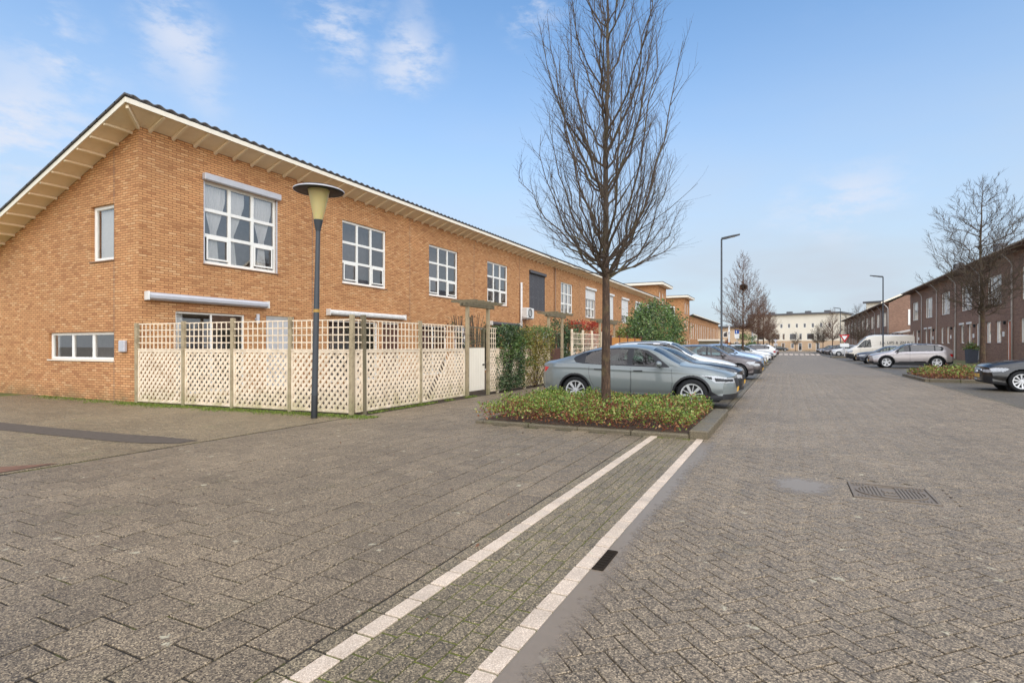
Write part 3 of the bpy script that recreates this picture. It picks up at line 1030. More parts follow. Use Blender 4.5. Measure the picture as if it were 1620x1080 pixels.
def window(parent, y0, y1, z0, z1, cols=3, rows=3, MT=FRONT, frame='white_frame', rec=.07, fw=.055, mw=.045, sill=True, curtain=None, vents=(), room=True, name='window', pane='window_glass', roomm='room_dark'):
    """window in its own local frame at (0, (y0+y1)/2, z0) ; parts: pane, sill, curtain"""
    w, h = y1 - y0, z1 - z0
    mb = MB(); x0, x1 = -rec - .07, -rec
    mb.cbox(x0, x1, -w / 2, -w / 2 + fw, 0, h, .006); mb.cbox(x0, x1, w / 2 - fw, w / 2, 0, h, .006)
    mb.cbox(x0, x1, -w / 2 + fw, w / 2 - fw, 0, fw, .006); mb.cbox(x0, x1, -w / 2 + fw, w / 2 - fw, h - fw, h, .006)
    iw, ih = w - 2 * fw, h - 2 * fw
    cs = cols if hasattr(cols, '__len__') else [i / cols for i in range(1, cols)]
    rs = rows if hasattr(rows, '__len__') else [i / rows for i in range(1, rows)]
    ys = [-w / 2 + fw + iw * c for c in cs]; zs = [fw + ih * r for r in rs]
    ye = [-w / 2 + fw] + ys + [w / 2 - fw]; ze = [fw] + zs + [h - fw]
    for y in ys: mb.cbox(x0 + .01, x1 - .004, y - mw / 2, y + mw / 2, fw, h - fw, .005)
    for j, z in enumerate(zs):
        for i in range(len(ye) - 1):
            a = ye[i] + (mw / 2 if i else 0); b_ = ye[i + 1] - (mw / 2 if i < len(ye) - 2 else 0)
            mb.cbox(x0 + .012, x1 - .006, a, b_, z - mw / 2, z + mw / 2, .005)
    for (i, j) in vents:                                   # opening lights carry a second frame
        a, b_ = ye[i] + mw / 2, ye[i + 1] - mw / 2
        c, d = ze[j] + mw / 2, ze[j + 1] - mw / 2
        q = .05
        mb.cbox(x1 - .005, x1 + .012, a, a + q, c, d, .004); mb.cbox(x1 - .005, x1 + .012, b_ - q, b_, c, d, .004)
        mb.cbox(x1 - .005, x1 + .012, a + q, b_ - q, c, c + q, .004); mb.cbox(x1 - .005, x1 + .012, a + q, b_ - q, d - q, d, .004)
    o = mb.build(name, frame, parent)
    place(o, MT @ Matrix.Translation((0, (y0 + y1) / 2, z0)))
    xg = x0 + .03
    for i in range(len(ye) - 1):
        for j in range(len(ze) - 1):
            t = R.gauss(0, .003)
            MB().quad((xg + t, ye[i], ze[j]), (xg - t, ye[i + 1], ze[j]), (xg - t, ye[i + 1], ze[j + 1]), (xg + t, ye[i], ze[j + 1])).build('pane', pane, o)
    if sill:
        MB().cbox(-rec + .002, .035, -w / 2 - .03, w / 2 + .03, -.035, -.002, .006).build('sill', 'white_board' if sill == 'white' else 'sill_stone', o)
    if room:
        mb = MB(); a = x0 - .01; d = a - .9
        W, H = w / 2 - .02, h - .02
        mb.quad((d, -W, .02), (d, W, .02), (d, W, H), (d, -W, H))
        mb.quad((a, -W, .02), (d, -W, .02), (d, -W, H), (a, -W, H)); mb.quad((a, W, .02), (d, W, .02), (d, W, H), (a, W, H))
        mb.quad((a, -W, .02), (a, W, .02), (d, W, .02), (d, -W, .02)); mb.quad((a, -W, H), (a, W, H), (d, W, H), (d, -W, H))
        mb.build('room_backing', roomm, o)  # shallow box added in place of the unseen dim room behind the panes
    if curtain:
        for (c0, c1, tie) in curtain:                      # fractions of the width; a curtain gathered at height `tie`
            mb = MB(); nU, nV = 30, 22
            cw = (c1 - c0) * iw; ca = -w / 2 + fw + c0 * iw
            V = []
            for j in range(nV + 1):
                v = j / nV
                if tie is None: k0, k1 = 0, 1
                else:
                    g = .26 + .74 * min(1, (v - tie[1]) / (1 - tie[1]) * 1.35) ** .9 if v > tie[1] else .26 + .22 * (tie[1] - v) / tie[1]
                    k0, k1 = tie[0] * (1 - g), tie[0] * (1 - g) + g
                for i in range(nU + 1):
                    u = k0 + (k1 - k0) * i / nU
                    V.append((x0 - .06 + .02 * math.sin(i * 1.9 + .4 * math.sin(v * 4)), ca + u * cw, fw + v * ih))
            F = [(j * (nU + 1) + i, j * (nU + 1) + i + 1, (j + 1) * (nU + 1) + i + 1, (j + 1) * (nU + 1) + i) for j in range(nV) for i in range(nU)]
            mb.add(V, F).build('curtain', 'curtain', o, smooth=True)
    return o

def shutter(parent, y0, y1, z0, z1, drop, mat='shutter_white', box=None, MT=FRONT, boxh=.17, lift=.0):
    """roller shutter: box above, slatted curtain lowered by the fraction `drop`"""
    w, h = y1 - y0, z1 - z0
    mb = MB().cbox(.004, .15, -w / 2 - .05, w / 2 + .05, h - .02 + lift, h + boxh + lift, .02)
    o = mb.build('roller_shutter', box or mat, parent)
    place(o, MT @ Matrix.Translation((0, (y0 + y1) / 2, z0)))
    if drop > 0:
        mb = MB(); n = int(h * drop / .055); x = -.02
        for i in range(n):
            zt = h - .02 - i * .055
            mb.cbox(x, x + .012, -w / 2 + .03, w / 2 - .03, zt - .0525, zt, .004)
        mb.build('shutter_slats', mat, o)
    for a in (-w / 2 + .001, w / 2 - .032):
        MB().cbox(-.03, .012, a, a + .031, .0, h - .022, .004).build('shutter_rail', 'grey_metal' if mat == 'shutter_white' else mat, o)
    return o

def awning(parent, y0, y1, z, mat='grey_metal', r=.10):
    mb = MB()
    prof = [(.01, -r), (.01, r), (.10, r), (.16, r * .75), (.20, r * .2), (.19, -r * .5), (.12, -r * .95)]
    n = len(prof)
    for k, y in enumerate((y0, y1)):
        pass
    vs = [(p[0], y0, z + p[1]) for p in prof] + [(p[0], y1, z + p[1]) for p in prof]
    fs = [(i, (i + 1) % n, n + (i + 1) % n, n + i) for i in range(n)] + [tuple(range(n)), tuple(reversed(range(n, 2 * n)))]
    mb.add(vs, fs)
    o = mb.build('awning', mat, parent)
    for y in (y0 - .035, y1 + .001):
        MB().cbox(.006, .215, y, y + .034, z - r - .01, z + r + .015, .01).build('awning_end', 'ac_white', o)
    return o

def door(parent, y0, y1, z0, z1, mat='door_grey', MT=FRONT, glazed=False, frame='white_frame'):
    w, h = y1 - y0, z1 - z0
    mb = MB(); fw = .06
    mb.cbox(-.14, -.06, -w / 2, -w / 2 + fw, 0, h, .005); mb.cbox(-.14, -.06, w / 2 - fw, w / 2, 0, h, .005); mb.cbox(-.14, -.06, -w / 2 + fw, w / 2 - fw, h - fw, h, .005)
    o = mb.build('door', frame, parent)
    place(o, MT @ Matrix.Translation((0, (y0 + y1) / 2, z0)))
    MB().cbox(-.13, -.085, -w / 2 + fw + .002, w / 2 - fw - .002, .01, h - fw - .002, .005).build('leaf', mat, o)
    MB().cbox(-.084, -.04, w / 2 - fw - .14, w / 2 - fw - .04, h * .44, h * .44 + .02, .006).build('handle', 'chrome', o)
    MB().box(-.50, -.141, -w / 2 + .01, w / 2 - .01, 0, h - .01).build('door_recess', 'room_dark', o)
    return o

SLOPE, OVER, WTOP, DEEP = .345, .66, 6.95, 8.6
TILE_ME = None
def tile_mesh():
    """one wavy concrete roof tile: 0.3 wide, lying along -x"""
    mb = MB(); n = 8; L = .40
    V = []
    for e, (x, zoff) in enumerate(((0, .0), (-L, .0))):
        for k in (0, 1):
            for i in range(n + 1):
                u = i / n
                z = .060 * (.5 - .5 * math.cos(2 * PI * u)) ** .8 if u < 1 else 0
                V.append((x, u * .302, z + zoff + k * .03))
    a = n + 1
    F = []
    for i in range(n):
        F.append((a + i, 3 * a + i, 3 * a + i + 1, a + i + 1))
        F.append((i, i + 1, 2 * a + i + 1, 2 * a + i))
        F.append((i, a + i, a + i + 1, i + 1)); F.append((2 * a + i, 2 * a + i + 1, 3 * a + i + 1, 3 * a + i))
    mb.add(V, F)
    return mb.mesh('roof_tile', 'roof_tile', True)
TILE_ME = tile_mesh()

def left_house(i, y0, y1, label, far=False, end=False, spec=None):
    spec = spec or {}
    L = y1 - y0
    t = thing('terraced_house', label, 'house', (WALL_L, y0, 0), 0, 'orange brick terrace along the left side')
    wy0 = 10.03 - y0 if i == 0 else 1.43
    wy1 = wy0 + 2.50
    wz0, wz1 = 3.74, 6.08
    holes = [(wy0, wy1, wz0, wz1)]
    sd = spec.get('slide', (.7, 2.9)); dr = spec.get('door', (3.6, 4.7))
    if i == 0: sd, dr = (9.24 - y0, 11.36 - y0), (12.11 - y0, 13.25 - y0)
    holes += [(sd[0], sd[1], .12, 2.36), (dr[0], dr[1], .12, 2.38)]
    mb = MB()
    wall_holes(mb, 0, L, -.05, lambda u: WTOP, holes, .16, lambda u, z, w: (-w, u, z))
    wall_o = mb.build('wall', 'brick_front', t)
    if not end:
        MB().box(.001, .004, L - .012, L + .002, 0, WTOP).build('expansion_joint', 'lead', wall_o)
    # windows
    ks = {}
    window(t, wy0, wy1, wz0, wz1, 3, 3, curtain=spec.get('curtain'), vents=spec.get('vents', ((0, 0), (2, 0))), mw=.095, fw=.085, roomm=spec.get('room', 'room_dark'))
    window(t, sd[0], sd[1], .12, 2.36, (.5,), (), sill=False, rec=.05, curtain=spec.get('curtain_low'), name='garden_door')
    door(t, dr[0], dr[1], .12, 2.38, spec.get('doormat', 'door_grey'))
    if 'shutter' in spec:
        mat, drop = spec['shutter']
        shutter(t, wy0, wy1, wz0, wz1, drop, mat, box=spec.get('shbox'))
    if 'awning' in spec:
        a, b_, z, m_ = spec['awning']
        awning(t, a, b_, z, m_)
    # roof
    ya, yb = (-OVER if i == 0 else 0.0), L
    zf = lambda x: WTOP + .005 + x * SLOPE
    mb = MB()
    for (a, b_, z) in ((OVER, -DEEP - .3, 0),):
        mb.add([(a, ya, zf(a)), (b_, ya, zf(b_)), (b_, yb, zf(b_)), (a, yb, zf(a)), (a, ya, zf(a) + .06), (b_, ya, zf(b_) + .06), (b_, yb, zf(b_) + .06), (a, yb, zf(a) + .06)],
               [(0, 1, 2, 3), (7, 6, 5, 4), (0, 4, 5, 1), (2, 6, 7, 3), (1, 5, 6, 2), (3, 7, 4, 0)])
    roof = mb.build('roof', 'cream_wood', t)
    zt = zf(OVER)
    MB().cbox(OVER + .001, OVER + .03, ya - (.03 if i == 0 else 0), yb, zt - .03, zt + .095, .004).build('fascia', 'white_board', roof)
    # tiles: front course single, the field behind one sheet
    mb = MB(); n = int((yb - ya) / .302 * 4)
    for k in range(n):
        u0, u1 = ya + (yb - ya) * k / n, ya + (yb - ya) * (k + 1) / n
        zz = lambda u: .085 + .03 * (.5 - .5 * math.cos(2 * PI * (u - ya) / .302))
        a, b_ = OVER - .34, -DEEP - .4
        mb.add([(a, u0, zf(a) + zz(u0)), (b_, u0, zf(b_) + zz(u0)), (b_, u1, zf(b_) + zz(u1)), (a, u1, zf(a) + zz(u1))], [(0, 3, 2, 1)])
    mb.build('tile_field', 'roof_tile', roof)
    ang = math.atan(SLOPE)
    nt_ = int(round((yb - ya) / .302)); st = (yb - ya) / nt_
    for k in range(nt_):
        o = inst('roof_tile', TILE_ME, roof, (OVER + .07, ya + k * st, zf(OVER + .07) + .098))
        o.rotation_euler = (0, -ang + R.gauss(0, .012), 0); o.scale = (1, st / .302, 1)
    # brackets under the overhang
    nb = int(L / .6)
    bme = BR_ME
    for k in range(nb):
        o = inst('eave_bracket', bme, roof, (0, .25 + k * .6, WTOP + .001))
        o.rotation_euler = (0, -ang, 0)
    return t

BR_ME = MB().add([(0, -.03, -.10), (.66, -.03, -.045), (.66, .03, -.045), (0, .03, -.10), (0, -.03, -.004), (.66, -.03, -.004), (.66, .03, -.004), (0, .03, -.004)], [(0, 3, 2, 1), (4, 5, 6, 7), (0, 1, 5, 4), (1, 2, 6, 5), (2, 3, 7, 6), (3, 0, 4, 7)]).mesh('eave_bracket', 'cream_wood')
CUR1 = ((0.0, .31, (.45, .40)), (.345, .58, (.1, .40)), (.68, 1.0, (.5, .40)))
words = ['corner house with the long gable wall beside the trellis fence', 'second house from the corner, white awning over its garden door',
         'third house from the corner, behind the first wooden gate arch', 'fourth house from the corner, behind the ivy hedge',
         'fifth house from the corner, with a closed dark grey roller shutter', 'sixth house from the corner, with light curtains behind white bars',
         'seventh house from the corner, white shutter a third lowered', 'eighth house from the corner, window partly behind the tall tree trunk',
         'ninth house from the corner, white shutter nearly lowered', 'tenth house from the corner, above the big green bush', 'last house of the near terrace, beside the square brick tower']
specs = {
    0: dict(curtain=CUR1, shutter=('shutter_white', 0), shbox='grey_metal', awning=(8.46 - 8.3, 12.04 - 8.3, 2.70, 'grey_metal'), curtain_low=((0, .12, None),)),
    1: dict(awning=(.65, 4.95, 2.62, 'ac_white'), doormat='brown_wood', slide=(.75, 3.4), door=(3.7, 4.8)),
    2: dict(vents=((0, 0), (2, 0))),
    3: dict(awning=(1.7, 5.2, 2.68, 'shutter_dark')),
    4: dict(shutter=('shutter_dark', 1.0)),
    5: dict(curtain=((0, .3, None), (.36, .62, None), (.7, 1, None))),
    6: dict(shutter=('shutter_white', .34), curtain=((0, 1, None),)),
    7: dict(shutter=('shutter_white', .97)),
    8: dict(shutter=('shutter_white', .70)),
    9: dict(shutter=('shutter_white', .78)),
    10: dict(shutter=('shutter_white', .92)),
}
HY = [8.3] + [14.0 + 5.5 * k for k in range(11)]
H0 = None
for i in range(11):
    h = left_house(i, HY[i], HY[i + 1], 'orange brick ' + words[i], spec=specs.get(i), end=(i == 10))
    if i == 0: H0 = h
# ---- gable of the corner house (local frame of H0: origin WALL_L, 8.3)
mb = MB()
gx = lambda X: X - WALL_L
gh = [(gx(-16.73), gx(-15.66), 3.68, 5.15), (gx(-18.89), gx(-15.66), 1.05, 1.80)]
wall_holes(mb, -DEEP, 0, -.05, lambda u: WTOP + u * SLOPE, gh, .16, lambda u, z, w: (u, w, z), cuts=[(z - WTOP) / SLOPE for z in (5.15,)])
g_o = mb.build('gable_wall', 'brick_gable', H0)
MB().box(-1.075, -1.063, -.004, -.001, 0, 6.5).build('expansion_joint', 'lead', g_o)
mb = MB().quad((-DEEP, 0, 0), (-DEEP, 5.7, 0), (-DEEP, 5.7, 3.9), (-DEEP, 0, 3.9)).build('rear_wall', 'brick_front', H0)
GM = Matrix.Rotation(-PI / 2, 4, 'Z')       # out of the gable is -y; along is +x
window(H0, gh[0][0], gh[0][1], 3.68, 5.15, (), (), MT=GM, rec=.09, fw=.09, curtain=((.0, 1.0, None),), vents=())
window(H0, gh[1][0], gh[1][1], 1.05, 1.80, (.34, .67), (), MT=GM, rec=.07, fw=.075, mw=.10, sill='white', curtain=((0, .04, None),))
MB().cbox(gx(-15.31), gx(-15.05), -.09, -.002, 1.27, 1.57, .02).build('meter_box', 'grey_metal', H0)
roof0 = [c for c in H0.children if c.name.startswith('roof') and 'shutter' not in c.name][0]
zf = lambda x: WTOP + .005 + x * SLOPE
ang = math.atan(SLOPE)
mb = MB()
a, b_ = OVER, -DEEP - .3
def slope_box(mb, a, b_, y0, y1, lo, hi):
    mb.add([(a, y0, zf(a) + lo), (b_, y0, zf(b_) + lo), (b_, y1, zf(b_) + lo), (a, y1, zf(a) + lo), (a, y0, zf(a) + hi), (b_, y0, zf(b_) + hi), (b_, y1, zf(b_) + hi), (a, y1, zf(a) + hi)],
           [(0, 3, 2, 1), (4, 5, 6, 7), (0, 1, 5, 4), (2, 3, 7, 6), (1, 2, 6, 5), (3, 0, 4, 7)])
    return mb
slope_box(MB(), OVER, b_, -OVER - .031, -OVER - .002, -.03, .095).build('verge_board', 'white_board', roof0)
nv = 25
for k in range(nv):
    xa = OVER + .07 - k * .375
    mbx = slope_box(MB(), xa, xa - .42, -OVER - .075, -OVER + .10, .112 + .012 * 0, .150)
    o = mbx.build('verge_tile', 'roof_tile', roof0)
    o.rotation_euler = (0, R.gauss(0, .0008), 0)
for k in range(14):
    x = -.28 - k * .6
    o = MB().cbox(-.03, .03, -OVER + .005, 0, -.07, -.004, .006).build('eave_bracket', 'cream_wood', roof0)
    o.location = (x, 0, zf(x)); o.rotation_euler = (0, -ang, 0)
o = MB().cbox(0, .86, -.03, .03, -.105, -.004, .006).build('eave_bracket', 'cream_wood', roof0)
o.location = (0.01, -.01, WTOP); o.rotation_euler = (0, -math.atan(SLOPE * .7), -PI / 4)

# ---- towers with flat roofs
def tower(y0, y1, zt, label, front=.0, side_win=True):
    L = y1 - y0; D = 6.5
    t = thing('corner_tower', label, 'house', (WALL_L + front, y0, 0))
    nw = [(.9, 1.75), (2.9, 3.75)] if L < 6 else [(1.3, 2.2), (3.4, 4.3)]
    holes = [(a, b_, z, z + 1.75) for a, b_ in nw for z in (.75, 3.9, 6.6)]
    mb = MB()
    wall_holes(mb, 0, L, -.05, lambda u: zt, holes, .14, lambda u, z, w: (-w, u, z))
    mb.build('wall', 'brick_front', t)
    for (a, b_, z, z1) in holes: window(t, a, b_, z, z1, (), (), room=False, fw=.12, curtain=((0, 1, None),))
    mb = MB()
    sh = [(-2.75, -1.35, 5.9, 7.8), (-2.6, -1.5, 1.0, 3.2)] if side_win else []
    wall_holes(mb, -D, 0, -.05, lambda u: zt, sh, .14, lambda u, z, w: (u, w, z))
    mb.quad((-D, 0, 0), (-D, L, 0), (-D, L, zt), (-D, 0, zt)); mb.quad((-D, L, 0), (0, L, 0), (0, L, zt), (-D, L, zt))
    mb.build('side_wall', 'brick_gable', t)
    for (a, b_, z, z1) in sh: window(t, a, b_, z, z1, (), (), MT=GM, fw=.2, room=True)
    r = MB().box(-D - .3, .75, -.75, L + .75, zt + .001, zt + .30).build('roof', 'white_board', t)
    MB().box(-D - .32, .78, -.78, L + .78, zt + .302, zt + .36).build('roof_cap', 'lead', r)
    return t
tower(71.2, 76.6, 9.15, 'square brick tower with flat cream roof at the end of the near terrace', .02)
tower(91.0, 97.0, 9.1, 'square brick tower with flat cream roof standing alone past the green bush', .02)
# ---- second left terrace
for k in range(8):
    y0 = 97.6 + k * 5.5
    t = thing('terraced_house', 'far orange brick terraced house past the towers, %s along' % ('first', 'second', 'third', 'fourth', 'fifth', 'sixth', 'seventh', 'eighth')[k], 'house', (WALL_L, y0, 0), 0, 'far orange brick terrace')
    holes = [(1.0, 2.1, 2.6, 5.4), (3.4, 4.5, 2.6, 5.4)]
    mb = MB(); wall_holes(mb, 0, 5.5, -.05, lambda u: 6.5, holes, .12, lambda u, z, w: (-w, u, z)); mb.build('wall', 'brick_front', t)
    for (a, b_, z, z1) in holes: window(t, a, b_, z, z1, (), (.4,), room=False, fw=.14, curtain=((0, 1, None),))
    mb = MB()
    mb.add([(.6, 0, 6.7), (-8, 0, 3.9), (-8, 5.5, 3.9), (.6, 5.5, 6.7), (.6, 0, 6.85), (-8, 0, 4.05), (-8, 5.5, 4.05), (.6, 5.5, 6.85)], [(0, 1, 2, 3), (7, 6, 5, 4), (0, 4, 5, 1), (2, 6, 7, 3), (3, 7, 4, 0)])
    r = mb.build('roof', 'roof_tile', t)
    MB().box(.601, .63, 0, 5.5, 6.68, 6.84).build('fascia', 'white_board', r)

# ---- right terrace in dark brick (local x points to the street: turned by 180 degrees)
RT = 7.0
def right_house(ys, L, label, spec, gable=False, near=True):
    t = thing('terraced_house', label, 'house', (WALL_R, ys + L, 0.0), PI, 'dark brick terrace along the right side')
    # local y runs back towards the camera: y=0 at far end
    fl = .50
    up = (1.1, 3.9, 4.05, 5.92)
    lows = [(.95, 1.95, 1.62, 3.0), (2.85, 3.85, 1.62, 3.0)]
    dr = (4.85, 5.72, fl - .06, 2.98)
    holes = [up] + lows + [dr]
    mb = MB(); wall_holes(mb, 0, L, -.05, lambda u: RT, holes, .14, lambda u, z, w: (-w, u, z))
    mb.build('wall', 'dark_brick_front', t)
    window(t, *up, (.24, .62), (), fw=.07, curtain=((0, .9, None),), room=near)
    for k, q in enumerate(lows): window(t, *q, (), (), fw=.09, curtain=((0, 1, None),), room=False)
    if spec.get('shades'):
        for q in lows: MB().cbox(.003, .10, q[0] - .03, q[1] + .03, q[3], q[3] + .16, .02).build('blind_box', 'shutter_white', t)
    door(t, *dr, mat=spec.get('door', 'door_grey'))
    # rain pipe with its slanting upper piece
    mb = MB().tube([(.08, L - .1, .42), (.08, L - .1, RT - .75), (.13, L - .1, RT - .62), (.62, L - .1, RT - .02)], .045, 8)
    mb.build('rain_pipe', 'zinc', t, smooth=True)
    if near:
        MB().cbox(.003, .07, dr[0] - .55, dr[0] - .38, 2.0, 2.3, .01).build('house_number_plate', 'sign_white', t)
        MB().cbox(.003, .12, dr[0] - .30, dr[0] - .16, 2.75, 2.95, .02).build('porch_lamp', 'pole_black', t)
    # roof: deep eave, low pitch
    mb = MB()
    a, b_ = .72, -9.0
    z0, z1 = RT + .02, RT + 2.4
    mb.add([(a, 0, z0), (-4.5, 0, z1), (-4.5, L, z1), (a, L, z0), (a, 0, z0 + .08), (-4.5, 0, z1 + .1), (-4.5, L, z1 + .1), (a, L, z0 + .08), (b_, 0, z0 + .08), (b_, L, z0 + .08)],
           [(3, 2, 1, 0), (4, 5, 6, 7), (0, 4, 7, 3), (5, 8, 9, 6), (0, 1, 5, 4), (7, 6, 2, 3)])
    r = mb.build('roof', 'roof_tile', t)
    MB().box(.0, .70, 0.001, L - .001, RT - .10, RT + .015).build('soffit', 'dark_brick_gable' if 0 else 'brown_wood', r)
    pts = [(.70 + .08 + .075 * math.cos(q), RT + .05 + .075 * math.sin(q)) for q in [PI + PI * k / 8 for k in range(9)]]
    mb = MB()
    for k in range(8):
        mb.quad((pts[k][0], 0, pts[k][1]), (pts[k][0], L, pts[k][1]), (pts[k + 1][0], L, pts[k + 1][1]), (pts[k + 1][0], 0, pts[k + 1][1]))
    mb.build('gutter', 'zinc', r, smooth=True)
    if spec.get('chimney'):
        MB().cbox(-3.9, -3.2, 2.2, 3.2, RT + 1.2, RT + 2.65, .02).build('chimney', 'lead', r)
    if gable:
        y = L
        mb = MB().add([(0, y, -.05), (-9, y, -.05), (-9, y, RT), (-4.5, y, RT + 2.3), (0, y, RT)], [(0, 1, 2, 3, 4)])
        g = mb.build('gable_wall', 'dark_brick_gable', t)
        GR = Matrix.Translation((0, y, 0)) @ Matrix.Rotation(PI / 2, 4, 'Z')
        gw = MB().cbox(-2.75, -2.05, .0, .06, 4.1, 6.1, .01).build('gable_window', 'white_frame', g); gw.location = (0, y + .002, 0)
        MB().quad((-2.66, .064, 4.2), (-2.14, .064, 4.2), (-2.14, .064, 6.0), (-2.66, .064, 6.0)).build('pane', 'shutter_white', gw)
        mb = MB()
        for sx, e0, e1 in ((0, (.85, z0 + .02), (-4.5, z1 + .06)), (1, (-4.5, z1 + .06), (-9, z0 + .02))):
            mb.add([(e0[0], y + .001, e0[1] - .1), (e1[0], y + .001, e1[1] - .1), (e1[0], y + .001, e1[1] + .12), (e0[0], y + .001, e0[1] + .12),
                    (e0[0], y + .09, e0[1] - .1), (e1[0], y + .09, e1[1] - .1), (e1[0], y + .09, e1[1] + .12), (e0[0], y + .09, e0[1] + .12)],
                   [(4, 5, 6, 7), (0, 3, 2, 1), (0, 1, 5, 4), (3, 7, 6, 2)])
        mb.build('verge_board', 'white_board', r)
    return t
rlab = [None, 'dark brick terraced house cut by the right frame edge', 'dark brick terraced house with the red door, right of the tree across the road',
        'dark brick terraced house with the grey plant tub by its door', 'dark brick terraced house behind the tail of the silver crossover',
        'dark brick terraced house behind the roof of the silver crossover', 'dark brick terraced house at the far end of the near right terrace']
rspec = [None, dict(), dict(door='door_red', chimney=True), dict(shades=True), dict(chimney=True), dict(shades=True), dict(chimney=True)]
for k in range(1, 7):
    right_house(30.05 + 6.03 * k, 6.03, rlab[k], rspec[k], gable=(k == 1))
for k in range(10):
    right_house(86 + 6.03 * k, 6.03, 'dark brick house of the far right terrace, %s from its gable end' % ('first', 'second', 'third', 'fourth', 'fifth', 'sixth', 'seventh', 'eighth', 'ninth', 'tenth')[k], dict(), gable=(k == 0), near=False)
# canopy in the gap between the two right terraces
t = thing('canopy', 'pale lean-to canopy on posts in the gap beside the white van', 'canopy', (13.2, 78.5, .3))
MB().add([(-1.2, 0, 2.6), (5.0, 0, 4.0), (5.0, 6.5, 4.0), (-1.2, 6.5, 2.6), (-1.2, 0, 2.75), (5.0, 0, 4.15), (5.0, 6.5, 4.15), (-1.2, 6.5, 2.75)], [(0, 3, 2, 1), (4, 5, 6, 7), (0, 1, 5, 4), (3, 7, 6, 2), (0, 4, 7, 3)]).build('canopy_roof', 'zinc', t)
for y in (.2, 3.2, 6.2):
    MB().box(-1.0, -.85, y, y + .15, 0, 2.62).build('post', 'brown_wood', t)

# ---- far buildings
def block(name, label, p0, p1, depth, floors, mats, cat='building', wins=(), roofcol='lead'):
    """p0->p1 is the front seen from the street; depth goes away from the camera"""
    d = Vector((p1[0] - p0[0], p1[1] - p0[1], 0)); L = d.length; a = math.atan2(d.y, d.x)
    t = thing(name, label, cat, (p0[0], p0[1], 0), a)
    zt = floors[-1]
    lo = -.05
    for k, z in enumerate(floors):
        hs = [w for w in wins if lo <= w[2] < z]
        mb = MB(); wall_holes(mb, 0, L, lo, (lambda zz: (lambda u: zz))(z), hs, .15, lambda u, zz, w: (u, w, zz))
        mb.quad((0, 0, lo), (0, depth, lo), (0, depth, z), (0, 0, z)); mb.quad((L, 0, lo), (L, depth, lo), (L, depth, z), (L, 0, z))
        mb.build('wall', mats[k], t)
        lo = z
    for w in wins:
        window(t, w[0], w[1], w[2], w[3], (), (), MT=Matrix.Rotation(-PI / 2, 4, 'Z'), fw=.12, room=False, sill=False, curtain=None)
        MB().quad((w[0], .2, w[2]), (w[1], .2, w[2]), (w[1], .2, w[3]), (w[0], .2, w[3])).build('room_backing', 'room_dark', t)  # flat sheet added behind the glass, stands in for the unseen room
    r = MB().box(-.5, L + .5, -.7, depth + .5, zt + .001, zt + .45).build('roof', roofcol, t)
    return t, r
ws = []
for k in range(10): ws.append((1.5 + k * 2.1, 2.3 + k * 2.1, 6.6, 7.9))
for k in range(4): ws.append((1.2 + k * 4.6, 3.2 + k * 4.6, 3.2, 5.0)); ws.append((3.8 + k * 4.6, 4.6 + k * 4.6, 3.2, 5.0)); ws.append((1.6 + k * 4.6, 2.5 + k * 4.6, .7, 2.2)); ws.append((3.6 + k * 4.6, 4.6 + k * 4.6, .05, 2.3))
t, r = block('apartment_block', 'long cream apartment block with brick base closing the street', (-9, 183), (13.5, 176), 12, (2.9, 10.4), ('far_brick', 'stucco'), wins=ws)
for k in range(4): MB().box(4 + k * 5, 5.4 + k * 5, 2, 3.2, 10.86, 11.5).build('roof_vent', 'lead', r)
ws = [(1 + k * 2.2, 1.9 + k * 2.2, z, z + 1.5) for k in range(6) for z in (3.4, 6.6, 9.2)]
block('apartment_block', 'cream apartment block with dark pitched roof behind the far right terrace', (19, 172), (34, 162), 12, (2.9, 12.6), ('far_brick', 'stucco'), wins=ws, roofcol='roof_tile')
block('rooftop_storey', 'higher white rendered block rising behind the dark brick roofs', (25.5, 108), (40, 108), 14, (13.4,), ('white_stucco',))
block('rooftop_storey', 'lower white rendered block left of the higher one behind the roofs', (23.4, 122), (30, 122), 14, (12.0,), ('white_stucco',))
ws = [(1.0 + k * 3.0, 2.2 + k * 3, z, z + 1.6) for k in range(5) for z in (1.0, 3.9)]
block('terraced_house', 'far orange brick house facing the crossing at the left end of the street', (-26, 168), (-9, 168), 9, (6.6,), ('far_brick',), wins=ws, cat='house', roofcol='roof_tile')
